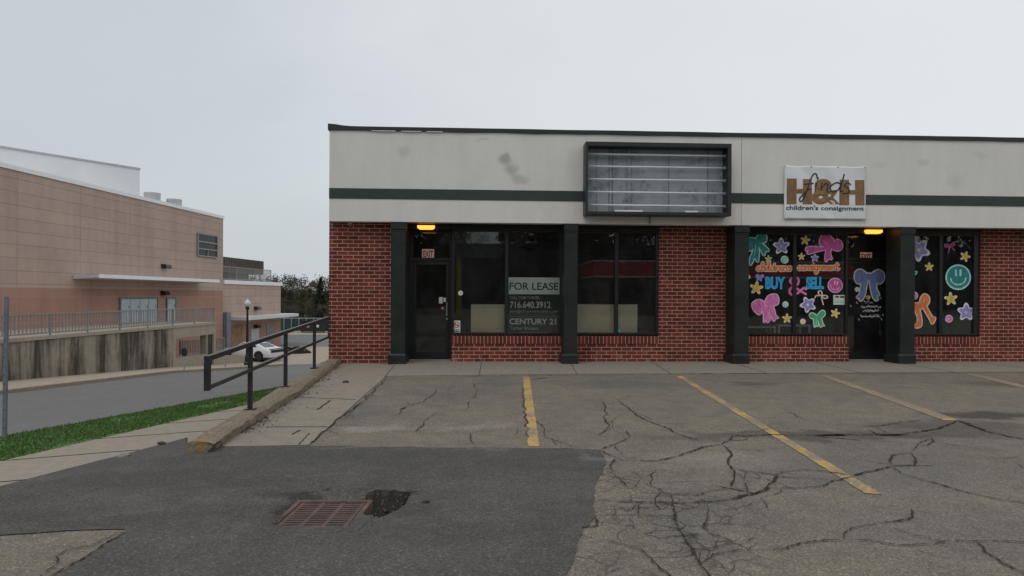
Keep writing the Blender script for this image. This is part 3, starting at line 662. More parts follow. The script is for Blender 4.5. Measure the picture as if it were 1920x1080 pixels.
# concrete between sidewalk and the kerb wall, to the building corner
kl = [(353, 828), (411, 793), (475, 757), (521, 726), (543, 719), (585, 693), (615, 672)]
ks = [gp(x, y, .1) for x, y in kl]
dsl = [7.82, 8.6, 9.5, 11, 12, 13.3, 14.6]
for i in range(len(ks) - 1):
    p, q = ks[i].copy(), ks[i + 1].copy(); ip = interp(zAk, dsl[i]) - .0; iq = interp(zAk, dsl[i + 1])
    p.z, q.z = ip + .02, iq + .02; mb.face([p, q, linept(LA, zAk, dsl[i + 1]), linept(LA, zAk, dsl[i])])
mb.mi = 1
for d in [5.4, 6.9, 8.4, 9.9, 11.4, 13, 14.5]:
    mb.bar(linept(LA, zAk, d, .004), linept(LC, zCk, d + .1, .004), .012, .003)
tag(mb.build('sidewalk', [M['sidewalk'], M['crack']]), kind='structure')
tag(strip('', None, (LC, zCk), (LB, zBk), dz=(-.03, -.01)).build('turf_strip', M['turf']), kind='structure')
mb = strip('', None, (LB, zBk), (LF, zFk), dz=(-.1, 0))
ds = [d for d in DS]
for a, b_ in zip(ds, ds[1:]): mb.face([linept(LB, zBk, a, 0, .05), linept(LB, zBk, b_, 0, .05), linept(LB, zBk, b_, -.1), linept(LB, zBk, a, -.1)])
tag(mb.build('road', M['road']), kind='structure')
# far kerb and pavement
mb = MB(); ds = [d for d in DS if d <= 46]
for a, b_ in zip(ds, ds[1:]):
    mb.face([linept(LF, zFk, a, -.02), linept(LF, zFk, b_, -.02), linept(LF, zFk, b_, .13), linept(LF, zFk, a, .13)])
    mb.face([linept(LF, zFk, a, .13), linept(LF, zFk, b_, .13), linept(LF, zFk, b_, .135, -.18), linept(LF, zFk, a, .135, -.18)])
mb.mi = 1
for a, b_ in zip(ds, ds[1:]): mb.face([linept(LF, zFk, a, .135, -.18), linept(LF, zFk, b_, .135, -.18), linept(LW, zWk, b_, 0, -.3), linept(LW, zWk, a, 0, -.3)])
tag(mb.build('pavement', [M['kerb'], M['pavement']]), kind='structure')
# plaza where the car stands and the cross street beyond
mb = MB()
A = [dp(573, 686, 45.8), dp(640, 686, 45.8), c2w(-3, 66, -3.52), c2w(-45, 66, -3.52), c2w(-45, 44, -3.3), linept(LW, zWk, 44, 0, -.3), linept(LF, zFk, 44, .135, -.18), linept(LF, zFk, 46, .13)]
V, Fs = fill_poly([[(p.x, p.y, -3.46) for p in A]], -3.46); add_sheet(mb, V, Fs)
tag(mb.build('plaza', M['pavement']), kind='structure')
mb = MB(); mb.face([c2w(-70, 63, -3.45), c2w(40, 63, -3.45), c2w(40, 80, -3.45), c2w(-70, 80, -3.45)])
tag(mb.build('cross_street', M['road']), kind='structure')
mb = MB(); mb.box(-80, 40, 80, 90, -3.9, -3.38, lambda x, y, z: c2w(x, y, z)); tag(mb.build('far_kerb_strip', M['pavement']), kind='structure')
mb = MB(); G = 900; mb.face([(-G, -G, -3.75), (G, -G, -3.75), (G, G, -3.75), (-G, G, -3.75)]); tag(mb.build('ground', M['soil']), kind='structure')
# embankment under the lot edge and behind the building
mb = MB(); mb.box(-3.0, 60, 14.9, 60, -3.8, -.02); tag(mb.build('building_pad', M['soil']), kind='structure')
# grass blades
mb = MB(); rg = random.Random(3)
for i in range(46000):
    d = 1 + 21 * rg.random() ** 1.15; u = rg.random()
    p = linept(LC, zCk, d, -.03).lerp(linept(LB, zBk, d, -.01), u)
    if (u < .12 and noise.noise(p * 1.3) > -.1 and rg.random() < .85) or (noise.noise(p * 2.1) > .38 and rg.random() < .8): continue
    h = rg.uniform(.02, .05) * (1 if u > .1 else .7); a = rg.random() * 2 * PI; w = rg.uniform(.005, .009)
    e = Vector((math.cos(a), math.sin(a), 0)); ln = Vector((rg.uniform(-.6, .6), rg.uniform(-.6, .6), 0)) * h
    mb.face([p - e * w, p + e * w, p + ln + Vector((0, 0, h))])
tag(mb.build('grass', M['grass']), 'short green grass growing on the verge beside the road', 'grass', kind='stuff')

# ------------------------------------------------------------------ kerb wall and handrail
kr = [(400, 830), (440, 802), (481, 776), (562, 729), (602, 697), (641, 670)]
krb = [(411, 838), (448, 814), (487, 789), (570, 736), (606, 708), (641, 681)]
kl2 = [(352, 828), (395, 802), (440, 776), (521, 726), (567, 702), (615, 672)]
rows = 60; rk = random.Random(5); mb = MB(); prev = None
def along(lst, t):
    f = t * (len(lst) - 1); i = min(int(f), len(lst) - 2); return Vector(lst[i]).lerp(Vector(lst[i + 1]), f - i)
LT = [gp(x, y, .1) for x, y in kl2]; RT = [gp(x, y, .1) for x, y in kr]; RB = [gp(x, y, 0) for x, y in krb]
ringn = 9
for i in range(rows + 1):
    t = i / rows; a, b_, c_ = along(LT, t), along(RT, t), along(RB, t)
    lb = a.copy(); lb.z = -.26 - .9 * max(0, t - .02); lb += (a - b_) * .12
    ring = [c_ + Vector((0, 0, -.05)), c_.lerp(b_, .5), b_ + Vector((0, 0, -.012)), b_.lerp(a, .12), b_.lerp(a, .4), b_.lerp(a, .7), b_.lerp(a, .92), a + Vector((0, 0, -.015)), lb]
    ring = [p + Vector((noise.noise(p * 6), noise.noise(p * 6 + Vector((9, 0, 0))), noise.noise(p * 5 + Vector((0, 7, 0))))) * (.022 if 0 < k < 8 else .008) for k, p in enumerate(ring)]
    if i == 0: ring = [p + Vector((noise.noise(p * 14) * .02, noise.noise(p * 17) * .03, 0)) for p in ring]; ring[0].z = -.05
    b0 = len(mb.v); mb.v += [tuple(p) for p in ring]
    if i:
        for k in range(ringn - 1): mb.f.append((b0 - ringn + k, b0 - ringn + k + 1, b0 + k + 1, b0 + k)); mb.m.append(0)
    else: mb.f.append(tuple(range(ringn))); mb.m.append(0)
o = mb.build('kerb_wall', M['lichen'], base=tuple(gp(375, 845)), smooth=False)
tag(o, 'low weathered concrete kerb wall with orange lichen at the ramp edge', 'kerb wall')
hr = thing('handrail', tuple(gp(470, 768, .1)), 'black metal handrail on the concrete kerb beside the brick corner', 'handrail')
def rl(d, z): return c2w(-2.138 - .1265 * d, d, z)
D0, D1 = 6.457, 14.5
mb = MB(); mb.bar(rl(D0, .868), rl(D1, .995), .052); mb.build('top_rail', M['rail'], hr, bevel=.004)
mb = MB(); mb.bar(rl(D0, .585), rl(D1, .575), .045); mb.build('lower_rail', M['rail'], hr, bevel=.004)
mb = MB(); mb.bar(rl(D0 + .0265, .555), rl(D0 + .0265, .84), .053); mb.build('end_bar', M['rail'], hr, bevel=.004)
mb = MB(); mb.bar(rl(D1 - .03, .56), rl(D1 - .03, .968), .05); mb.build('end_bar', M['rail'], hr, bevel=.004)
for px, py in ((470, 768), (537, 725), (590, 690)):
    p = gp(px, py, .1); xc = p.x * CA - p.y * SA; d = p.x * SA + p.y * CA; zt = .868 + (.127) * (d - D0) / (D1 - D0) - .027
    q = rl(d, .06); mb = MB(); mb.bar(q, rl(d, zt), .05); po = mb.build('post', M['rail'], hr, bevel=.004)
    mb = MB(); mb.box(q.x - .06, q.x + .06, q.y - .06, q.y + .06, .09, .115); mb.build('base_plate', M['rail'], po, bevel=.003)
    
# loose stones and dead leaves along the kerb (too many and too small to count)
mb = MB(); rd = random.Random(11)
for i in range(900):
    t = rd.random() ** .8; p = along(RB, t) + Vector((rd.expovariate(14), rd.uniform(-.05, .05), .012)); s = rd.uniform(.004, .012)
    if noise.noise(p * 2.2) < -.1: continue
    a = rd.random() * PI; e = Vector((math.cos(a), math.sin(a), 0)) * s; f = Vector((-e.y, e.x, 0)) * .6
    mb.face([p - e - f, p + e - f + Vector((0, 0, s * .6)), p + e + f, p - e + f + Vector((0, 0, s * .8))])
tag(mb.build('leaf_litter', M['debris']), 'dead leaves and grit gathered at the foot of the kerb wall', 'leaf litter', kind='stuff')
def pebble(px, py, s, m, lab, z=.01):
    p = gp(px, py, z); bm = bmesh.new(); bmesh.ops.create_icosphere(bm, subdivisions=2, radius=1)
    for v in bm.verts:
        k = 1 + .35 * noise.noise(v.co * 1.4 + p * 7); v.co = Vector((v.co.x * k * s * 1.3, v.co.y * k * s, max(-.3, v.co.z) * k * s * .6 + s * .18))
    me = bpy.data.meshes.new('stone'); bm.to_mesh(me); bm.free(); me.materials.append(m)
    o = bpy.data.objects.new('stone', me); C.objects.link(o); o.location = p; tag(o, lab, 'stone', 'loose stones on the ground')
pebble(648, 717, .045, M['bin'], 'dark stone lying alone on the concrete apron near the brick corner')
pebble(799, 941, .022, M['bin'], 'small black stone on the dark asphalt right of the pothole')
pebble(233, 857, .05, M['stone'], 'grey stone where the sidewalk meets the dark driveway asphalt', -.10)
pebble(303, 832, .035, M['soil'], 'brown stone on the sidewalk edge left of the kerb end', -.145)
pebble(616, 712, .02, M['bin'], 'tiny dark stone on the apron close to the kerb wall')
pebble(716, 966, .022, M['stone'], 'pale stone lying inside the pothole beside the grate', -.2)

# ------------------------------------------------------------------ shop building
YF, YC, YP, YW, YD = 14.35, 14.33, 14.62, 14.85, 15.22
GL = YW + .075
X0 = fp(617, 500, YP)[0]; XR = 22.0; YB = 30.0
shop = thing('shop_building', (X0, YP, 0), 'single storey brick shop row with pale fascia and dark green stripe', 'shop building')
zt_ = fp(620, 243, YF)[1]; zs0 = fp(620, 372, YF)[1]; zs1 = fp(620, 352.5, YF)[1]; zb_ = fp(620, 414.5, YF)[1]
XF = fp(617.5, 330, YF)[0]
mb = MB(); mb.box(XF, XR, YF, YF + .25, zb_, zs0).box(XF, XR, YF, YF + .25, zs1, zt_)
mb.box(XF, XF + .25, YF + .25, YB, zb_, zs0).box(XF, XF + .25, YF + .25, YB, zs1, zt_)
mb.box(XF + .25, XR, YF + .25, YB, zt_ - .35, zt_ - .1)
o_f = mb.build('fascia', M['fascia'], shop)
mb = MB()
for px in (1390,): 
    x = fp(px, 300, YF)[0]; mb.box(x, x + .008, YF - .003, YF - .0005, zb_, zs0 - .002); mb.box(x, x + .008, YF - .003, YF - .0005, zs1 + .002, zt_)
mb.build('panel_joint', M['greyrail'], o_f)
mb = MB(); mb.box(XF - .003, XR, YF - .012, YF + .24, zs0 + .0005, zs1 - .0005).box(XF - .012, XF + .2, YF + .24, YB, zs0 + .0005, zs1 - .0005)
mb.build('stripe', M['stripe'], shop)
# coping: black, with the lifted lip at the corner
mb = MB(); zc = zt_ + .075; x = XF - .03; n = 160; rc = random.Random(2)
pts = [XF - .03 + (XR - XF) * i / n for i in range(n + 1)]
zl = [zt_ - .012 + noise.noise(Vector((p * 1.3, 0, 0))) * .012 for p in pts]; zu = [zc + .05 * math.exp(-((p - XF) / .25) ** 2) + noise.noise(Vector((p * .8, 4, 0))) * .008 for p in pts]
for i in range(n):
    a, b_ = pts[i], pts[i + 1]; y0, y1 = YF - .03, YF + .3
    mb.face([(a, y0, zl[i]), (b_, y0, zl[i + 1]), (b_, y0, zu[i + 1]), (a, y0, zu[i])]); mb.face([(a, y0, zu[i]), (b_, y0, zu[i + 1]), (b_, y1, zu[i + 1]), (a, y1, zu[i])])
    mb.face([(a, y0, zl[i]), (a, y0 + .029, zl[i]), (b_, y0 + .029, zl[i + 1]), (b_, y0, zl[i + 1])])
mb.box(XF - .031, XF + .27, YF + .301, YB, zt_ - .012, zc); mb.face([(XF - .03, YF - .03, zl[0]), (XF - .03, YF + .3, zl[0]), (XF - .03, YF + .3, zu[0]), (XF - .03, YF - .03, zu[0])])
mb.build('roof_coping', M['coping'], shop)
# torn white flashing under the coping
mb = MB()
for a, b_ in ((697, 742), (752, 790), (800, 830)):
    xa, xb = fp(a, 249, YF)[0], fp(b_, 249, YF)[0]; P_ = [xa + (xb - xa) * i / 8 for i in range(9)]
    mb = MB()
    for p, q in zip(P_, P_[1:]): mb.face([(p, YF - .034, zt_ - .024 + .008 * noise.noise(Vector((p * 5, 0, 0)))), (q, YF - .034, zt_ - .024 + .008 * noise.noise(Vector((q * 5, 0, 0)))), (q, YF - .034, zt_ - .008), (p, YF - .034, zt_ - .008)])
    mb.build('torn_flashing', M['fascia'], shop)
mb = MB(); mb.box(XF + .26, XR, YF + .255, YD + 1.0, zb_ + .03, zb_ + .06); mb.build('soffit', M['green'], shop)
mb = MB(); mb.box(XF + .002, XR, YF + .252, YF + .34, zb_ - .005, zb_ + .029); mb.build('soffit_trim', M['green'], shop)
# brick piers and walls
ZT = zb_ + .028
def wall(px0, px1, z0, z1, Y, nm='brick_wall', mat='brick', dep=.22, x0=None, x1=None):
    xa = fp(px0, 600, Y)[0] if x0 is None else x0; xb = fp(px1, 600, Y)[0] if x1 is None else x1
    mb = MB(); mb.box(xa, xb, Y, Y + dep, z0, z1); return mb.build(nm, M[mat], shop), xa, xb
cols = []
for a, b_ in ((732.5, 760), (1058, 1083), (1377.5, 1404), (1688, 1715.5)):
    cols.append((fp(a, 550, YC)[0], fp(b_, 550, YC)[0]))
c1, c2, c3, c4 = cols
mb = MB(); mb.box(X0, c1[0] - .001, YP, YP + .24, -.05, ZT); mb.build('brick_pier', M['brick'], shop)
mb = MB(); mb.box(X0, X0 + .24, YP + .2401, YB, -3.5, ZT); mb.build('side_wall', M['brick'], shop)
sill = fp(950, 627.5, YW)[1]; sold = sill - .2
d1x0 = c1[1]; d1x1 = fp(847, 600, YW)[0]; w2r = fp(1235, 550, YW)[0]; d2x0 = fp(1591.5, 600, YW)[0]; d2x1 = fp(1676, 600, YD)[0]; w4r = fp(1838, 550, YW)[0]
def knee(xa, xb):
    mb = MB(); mb.box(xa, xb, YW, YW + .2, -.03, sold); mb.build('knee_wall', M['brick'], shop)
    mb = MB(); mb.box(xa, xb, YW - .012, YW + .2, sold + .0003, sill - .03); mb.box(xa, xb, YW + .1, YW + .2, sill - .03, sill); mb.build('soldier_course', M['soldier'], shop)
knee(d1x1, c2[0]); knee(c2[1], w2r); knee(c3[1], d2x0); knee(c4[1], w4r)
wall(0, 0, -.03, ZT, YW, 'brick_pier', x0=w2r, x1=c3[0] - .001); wall(0, 0, -.03, ZT, YW, 'brick_pier', x0=w4r, x1=XR)
for (a, b_), ybk in zip(cols, (15.2, YW + .2, YW + .2, YW + .01)):
    mb = MB(); mb.box(a, b_, YC, ybk, .0, zb_ - .003); mb.box(a - .008, b_ + .008, YC - .01, YC + .15, zb_ - .20, zb_ - .185); mb.box(a - .006, b_ + .006, YC - .02, ybk - .002, zb_ - .16, zb_ - .0035); cl = mb.build('column', M['green'], shop, bevel=.006)
    mb = MB(); mb.box(a - .05, b_ + .012, YC - .035, ybk - .01, .0, .2); mb.prism([(YC - .035, .2), (YC - .003, .235), (YC - .003, .2)], a - .05, b_ + .012, lambda y, z, x: (x, y, z)); mb.build('plinth', M['green'], cl, bevel=.005)
# header above the glazing
for xa, xb in ((c1[1], c2[0]), (c2[1], w2r), (c3[1], c4[0]), (c4[1], w4r)):
    mb = MB(); mb.box(xa + .001, xb - .001, YW - .03, YW + .2, zb_ - .1, zb_ + .028); mb.build('header', M['frame'], shop)
ZH = zb_ - .1
WIN = {}
def window(nm, xa, xb, mull, lw=.045, rw=.06):
    f = MB(); y0, y1 = YW + .03, YW + .12; fw = .05
    f.box(xa, xb, y0, y1, sill, sill + .045).box(xa, xb, y0, y1, ZH - .045, ZH - .0005)
    f.box(xa, xa + lw, y0, y1, sill + .045, ZH - .045).box(xb - rw, xb, y0, y1, sill + .045, ZH - .045)
    f.box(mull - .04, mull + .04, y0 - .004, y1, sill + .045, ZH - .045)
    w = f.build('window', M['frame'], shop, bevel=.003)
    for a, b_ in ((xa + lw, mull - .04), (mull + .04, xb - rw)):
        g = MB(); g.box(a, b_, GL, GL + .006, sill + .045, ZH - .045); g.build('pane', M['glass'], w)
    WIN[nm] = w; return w
def wx(px, y=500): return fp(px, y, GL)[0]
window('w1', d1x1 + .001, c2[0] + .03, wx(950), .045, .06); window('w2', c2[1] + .001, w2r - .001, wx(1155.5), .03)
window('w3', c3[1] + .001, d2x0 - .001, wx(1488.5), .02); window('w4', c4[1] + .001, w4r - .001, wx(1762), .02, .13)
# doors
def door(xa, xb, nm, left_hinge=True):
    ztr = fp((792 if nm == 'd1' else 1625), 489, YD)[1]
    f = MB(); y0, y1 = YD - .02, YD + .1
    f.box(xa, xa + .07, y0, y1, .02, ZH + .1).box(xb - .07, xb, y0, y1, .02, ZH + .1).box(xa + .07, xb - .07, y0, y1, ztr, ztr + .07).box(xa + .07, xb - .07, y0, y1, ZH + .03, ZH + .1)
    fr = f.build('door_frame', M['frame'], shop, bevel=.003)
    g = MB(); g.box(xa + .07, xb - .07, YD + .03, YD + .036, ztr + .07, ZH + .03); g.build('transom_pane', M['glass'], fr)
    a, b_ = xa + .074, xb - .074; dm = MB(); st_ = .075
    dm.box(a, a + st_, YD, YD + .05, .035, ztr - .006).box(b_ - st_, b_, YD, YD + .05, .035, ztr - .006).box(a + st_, b_ - st_, YD, YD + .05, .035, .2).box(a + st_, b_ - st_, YD, YD + .05, ztr - .09, ztr - .006)
    dr = dm.build('door', M['frame'], shop, bevel=.003)
    g = MB(); g.box(a + st_, b_ - st_, YD + .02, YD + .026, .2, ztr - .09); g.build('pane', M['glass'], dr)
    hx = (b_ - .05) if left_hinge else (a + .05)
    h = MB(); h.tube([(hx, YD, 1.02), (hx, YD - .06, 1.02), (hx, YD - .06, 1.32), (hx, YD, 1.32)], .012, 8); h.build('handle', M['galv'], dr)
    h = MB(); h.box(hx - .02, hx + .02, YD - .015, YD, .93, .97); h.build('lock', M['galv'], dr)
    mb = MB(); mb.box(xa, xb, YD - .06, YD + .12, .017, .03); mb.build('threshold', M['galv'], shop)
    return dr
D1 = door(c1[1] + .002, d1x1 + .0, 'd1'); D2 = door(d2x0 + .001, d2x1, 'd2', False)
# reveals beside the doors
for xa, xb, y0 in ((d1x1 - .001, d1x1 + .06, YW + .201), (d2x0 - .06, d2x0, YW + .201), (d2x1 + .001, d2x1 + .06, YW + .0125), (c1[1] - .06, c1[1], 15.201)):
    mb = MB(); mb.box(xa, xb, y0, YD + .15, .0, ZT); mb.build('door_reveal', M['green'], shop)
# rooms
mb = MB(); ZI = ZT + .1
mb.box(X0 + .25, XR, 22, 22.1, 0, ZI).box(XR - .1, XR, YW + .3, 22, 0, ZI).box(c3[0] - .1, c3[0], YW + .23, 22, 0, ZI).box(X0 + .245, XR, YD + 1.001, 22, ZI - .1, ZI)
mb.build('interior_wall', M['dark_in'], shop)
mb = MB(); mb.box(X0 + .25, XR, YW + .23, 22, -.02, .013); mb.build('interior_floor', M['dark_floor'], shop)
# things just inside the glass
def board(px0, px1, py0, py1, lab, Y=GL + .16):
    xa, za = fp(px0, py1, Y); xb, zb2 = fp(px1, py0, Y)
    t = thing('display_board', ((xa + xb) / 2, Y, 0), lab, 'display board', 'cream boards behind the shop glass')
    mb = MB(); mb.box(xa + .02, xb - .02, Y, Y + .03, za, zb2 - .02); mb.build('panel', M['cream'], t)
    mb = MB(); mb.box(xa, xa + .02, Y - .01, Y + .035, za, zb2).box(xb - .02, xb, Y - .01, Y + .035, za, zb2).box(xa + .02, xb - .02, Y - .01, Y + .035, zb2 - .02, zb2); mb.build('edging', M['creamedge'], t)
    for x in (xa + .05, xb - .09): mb = MB(); mb.box(x, x + .04, Y + .04, Y + .4, .013, za + .02); mb.build('foot', M['creamedge'], t)
board(883, 966, 571, 640, 'narrow cream board behind the window left of the lease sign')
board(1050, 1195, 571, 640, 'wide cream board behind the window beside the middle brick pier')
def table(px0, px1, pz, Y, lab):
    xa, xb = fp(px0, 600, Y)[0], fp(px1, 600, Y)[0]; z = fp(px0, pz, Y)[1]
    t = thing('display_table', ((xa + xb) / 2, Y, .013), lab, 'display table', 'white tables inside the painted window')
    mb = MB(); mb.box(xa, xb, Y, Y + .5, z - .035, z); mb.build('table_top', M['white'], t)
    for x in (xa, xb - .04):
        for y in (Y, Y + .46): mb = MB(); mb.box(x, x + .04, y, y + .04, .013, z - .035); mb.build('leg', M['white'], t)
table(1395, 1455, 612, 15.35, 'white display table at the left end of the painted window'); table(1459.5, 1520, 609, 15.3, 'white display table under the mint bow in the painted window')

# ------------------------------------------------------------------ lettering and window paint
def text_mesh(body, x0, x1, z0, z1, Y, offset=0., T=None):
    cu = bpy.data.curves.new('t', 'FONT'); cu.body = body; cu.offset = offset; cu.resolution_u = 4
    ob = bpy.data.objects.new('t', cu); C.objects.link(ob); dg = bpy.context.evaluated_depsgraph_get()
    me = bpy.data.meshes.new_from_object(ob.evaluated_get(dg)); bpy.data.objects.remove(ob); bpy.data.curves.remove(cu)
    xs = [v.co.x for v in me.vertices]; ys = [v.co.y for v in me.vertices]; a, b_, c_, d_ = min(xs), max(xs), min(ys), max(ys)
    V = [(x0 + (v.co.x - a) / (b_ - a) * (x1 - x0), Y, z0 + (v.co.y - c_) / (d_ - c_) * (z1 - z0)) for v in me.vertices]
    Fs = [tuple(p.vertices) for p in me.polygons]; bpy.data.meshes.remove(me); return V, Fs
def put_text(mb, body, px0, px1, py0, py1, Y, offset=0.):
    x0, z1 = fp(px0, py0, Y); x1, z0 = fp(px1, py1, Y); V, Fs = text_mesh(body, x0, x1, z0, z1, Y, offset); add_sheet(mb, V, Fs)
def catmull(P, n=6, closed=False):
    out = []; L = len(P); rng = range(L) if closed else range(L - 1)
    for i in rng:
        if closed: p0, p1, p2, p3 = P[i - 1], P[i], P[(i + 1) % L], P[(i + 2) % L]
        else: p0, p1, p2, p3 = P[max(i - 1, 0)], P[i], P[i + 1], P[min(i + 2, L - 1)]
        for k in range(n):
            t = k / n; out.append(tuple(.5 * (2 * p1[j] + (p2[j] - p0[j]) * t + (2 * p0[j] - 5 * p1[j] + 4 * p2[j] - p3[j]) * t * t + (3 * p1[j] - p0[j] - 3 * p2[j] + p3[j]) * t ** 3) for j in (0, 1)))
    if not closed: out.append(tuple(P[-1]))
    return out
class Art:
    """paint on a pane: coordinates in photo pixels of the pane's plane"""
    def __init__(s, Y): s.mb = MB(); s.mats = []; s.Y = Y; s.k = 0
    def mat(s, m):
        if m not in s.mats: s.mats.append(m)
        s.mb.mi = s.mats.index(m)
    def P(s, p, y): x, z = fp(p[0], p[1], y); return (x, y, z)
    def lay(s): s.k += 1; return s.Y - .0015 - .00035 * s.k
    def poly(s, pts, m):
        s.mat(m); y = s.lay(); V, Fs = None, None
        loop = [s.P(p, y) for p in pts]; bm = bmesh.new(); vs = [bm.verts.new((q[0], q[2], 0)) for q in loop]
        es = [bm.edges.new((vs[i], vs[(i + 1) % len(vs)])) for i in range(len(vs))]
        bmesh.ops.triangle_fill(bm, use_beauty=True, use_dissolve=False, edges=es); bm.verts.index_update()
        b = len(s.mb.v); s.mb.v += [(v.co.x, y, v.co.y) for v in bm.verts]
        for f in bm.faces: s.mb.f.append(tuple(b + v.index for v in f.verts)); s.mb.m.append(s.mb.mi)
        bm.free()
    def stroke(s, pts, w, m, closed=False, y=None):
        s.mat(m); y = y or s.lay(); pts = list(pts) + ([pts[0]] if closed else [])
        n = 8
        L = []
        for i, p in enumerate(pts):
            a = pts[max(i - 1, 0)]; b = pts[min(i + 1, len(pts) - 1)]
            if closed and i in (0, len(pts) - 1): a, b = pts[-2], pts[1]
            t = Vector((b[0] - a[0], b[1] - a[1])); t = t.normalized() if t.length > 1e-6 else Vector((1, 0)); nr = Vector((-t.y, t.x)) * w / 2
            L.append(((p[0] + nr.x, p[1] + nr.y), (p[0] - nr.x, p[1] - nr.y)))
        yy = y
        for i in range(len(L) - 1):
            yy = y - .00002 * (i % 8)
            s.mb.face([s.P(L[i][0], yy), s.P(L[i][1], yy), s.P(L[i + 1][1], yy), s.P(L[i + 1][0], yy)])
        if not closed:
            for p in (pts[0], pts[-1]):
                s.mb.face([s.P((p[0] + w / 2 * math.cos(2 * PI * k / n), p[1] + w / 2 * math.sin(2 * PI * k / n)), y - .00018) for k in range(n)])
    def disc(s, c, r, m, n=28): s.poly([(c[0] + r * math.cos(2 * PI * k / n), c[1] + r * math.sin(2 * PI * k / n)) for k in range(n)], m)
    def done(s, nm, lab, parent):
        o = s.mb.build(nm, s.mats, parent); tag(o, lab); return o
GY = GL
def flower(c, r, fill, edge, lab, win, rot=0, depth=.22, nm='painted_flower', eye='yel', Y=None):
    a = Art(Y or GY); n = 60
    def sh(R_, k=1.): return [(c[0] + R_ * (1 - depth + depth * math.cos(5 * (t := 2 * PI * i / n))) * math.cos(t + rot), c[1] + R_ * (1 - depth + depth * math.cos(5 * t)) * math.sin(t + rot)) for i in range(n)]
    a.poly(sh(r * 1.04), PT[edge]); a.poly(sh(r * .80), PT[fill])
    if eye: a.disc(c, r * .16, PT[eye], 10)
    a.done(nm, lab, WIN[win] if isinstance(win, str) else win)
def star(c, r, lab, win, rot=-PI / 2, fill='yel', edge='cream'): flower(c, r, fill, edge, lab, win, rot, .27, 'painted_star', None)
def dot(c, r, fill, edge, lab, win, nm='painted_dot', Y=None):
    a = Art(Y or GY); a.disc(c, r, PT[edge]); a.disc(c, r * .72, PT[fill]); a.disc(c, r * .3, PT[edge], 12); a.done(nm, lab, WIN[win] if isinstance(win, str) else win)
def smiley(c, r, fill, edge, lab, win, tilt=0):
    a = Art(GY); a.disc(c, r, PT[edge], 40); a.disc(c, r * .88, PT[fill], 40); ct, s_ = math.cos(tilt), math.sin(tilt)
    def q(x, y): return (c[0] + r * (x * ct - y * s_), c[1] + r * (x * s_ + y * ct))
    for sx in (-.18, .18): a.stroke([q(sx, -.55), q(sx, -.15)], r * .15, PT[edge])
    a.stroke([q(.58 * math.cos(t), .08 + .5 * math.sin(t)) for t in [PI * i / 14 for i in range(15)]], r * .1, PT[edge]); a.done('painted_smiley', lab, WIN[win])
def bow(pieces, lines, fill, edge, lab, win, ew=2.6, nm='painted_bow', Y=None, dark=None):
    """pieces: closed outlines (smoothed) ; lines: inner creases"""
    a = Art(Y or GY); sm = [catmull(p, 5, True) for p in pieces]
    for p in sm: a.stroke(p, ew * 1.55, PT[edge], True)
    for p in sm: a.poly(p, PT[fill])
    for l in lines: a.stroke(catmull(l, 5), ew * .35, PT[dark or edge])
    a.done(nm, lab, WIN[win] if isinstance(win, str) else win)
def A3(pts): return [(1400 + x / 4.91, 420 + y / 4.91) for x, y in pts]
def a3(x, y): return A3([(x, y)])[0]
# --- painted window left of the second door
bow([A3([(95, 150), (60, 130), (10, 135), (-30, 160), (-25, 215), (30, 245), (70, 215)]), A3([(85, 150), (105, 105), (140, 88), (178, 105), (180, 155), (150, 172), (105, 168)]),
     A3([(70, 180), (105, 185), (112, 270), (103, 350), (75, 315), (35, 378), (32, 320), (60, 245)]), A3([(90, 165), (120, 165), (170, 205), (205, 245), (175, 250), (160, 290), (130, 240)])],
    [A3([(85, 190), (75, 260), (60, 320)])], 'teal', 'tealw', 'teal bow painted at the top left of the glass', 'w3')
flower(a3(320, 205), 15.8, 'lav', 'pale', 'large lavender flower painted beside the teal bow', 'w3', .9)
star(a3(200, 322), 7, 'pale yellow star above the orange lettering', 'w3'); 
a = Art(GY); a.disc(a3(350, 328), 7.4, PT['mintl']); a.disc(a3(350, 328), 6.2, PT['mint']); a.stroke(A3([(335, 335), (350, 345), (365, 332)]), .9, PT['mintl']); a.done('painted_smiley', 'small mint smiley above the orange lettering', WIN['w3'])
star(a3(540, 150), 9.2, 'gold star beside the magenta bow', 'w3', -1.4, 'gold')
bow([A3([(690, 200), (672, 170), (690, 110), (745, 98), (785, 130), (800, 150), (790, 200), (740, 215)]), A3([(770, 170), (800, 165), (835, 145), (868, 160), (880, 205), (850, 245), (800, 235), (770, 210)]),
     A3([(745, 195), (700, 215), (620, 210), (555, 215), (545, 245), (570, 245), (560, 275), (640, 255), (720, 235), (760, 215)]), A3([(745, 205), (780, 210), (770, 270), (785, 325), (755, 318), (728, 345), (724, 290)])],
    [A3([(760, 190), (745, 230)]), A3([(700, 150), (740, 180)])], 'mag', 'pinkl', 'large magenta bow with trailing tails at the top right', 'w3', 2.4)
star(a3(505, 300), 7, 'small pale yellow star below the gold star', 'w3'); flower(a3(628, 312), 7.6, 'lav', 'pale', 'small lavender flower under the magenta tail', 'w3', -.3, .22, eye='lav')
star(a3(90, 590), 12.5, 'large yellow star left of the blue lettering', 'w3', -.2, 'gold'); dot(a3(15, 487), 4, 'cream', 'cream', 'cream dot at the left edge of the glass', 'w3')
bow([A3([(118, 480), (95, 462), (85, 490), (110, 492)]), A3([(122, 480), (150, 465), (155, 490), (125, 492)]), A3([(112, 488), (122, 490), (100, 520), (92, 515)]), A3([(118, 488), (128, 488), (138, 520), (122, 522)])], [], 'lav', 'lav', 'tiny purple bow above the large yellow star', 'w3', 1)
smiley(a3(815, 565), 14.2, 'mag', 'pinkl', 'pink smiley face right of the blue lettering', 'w3', .35)
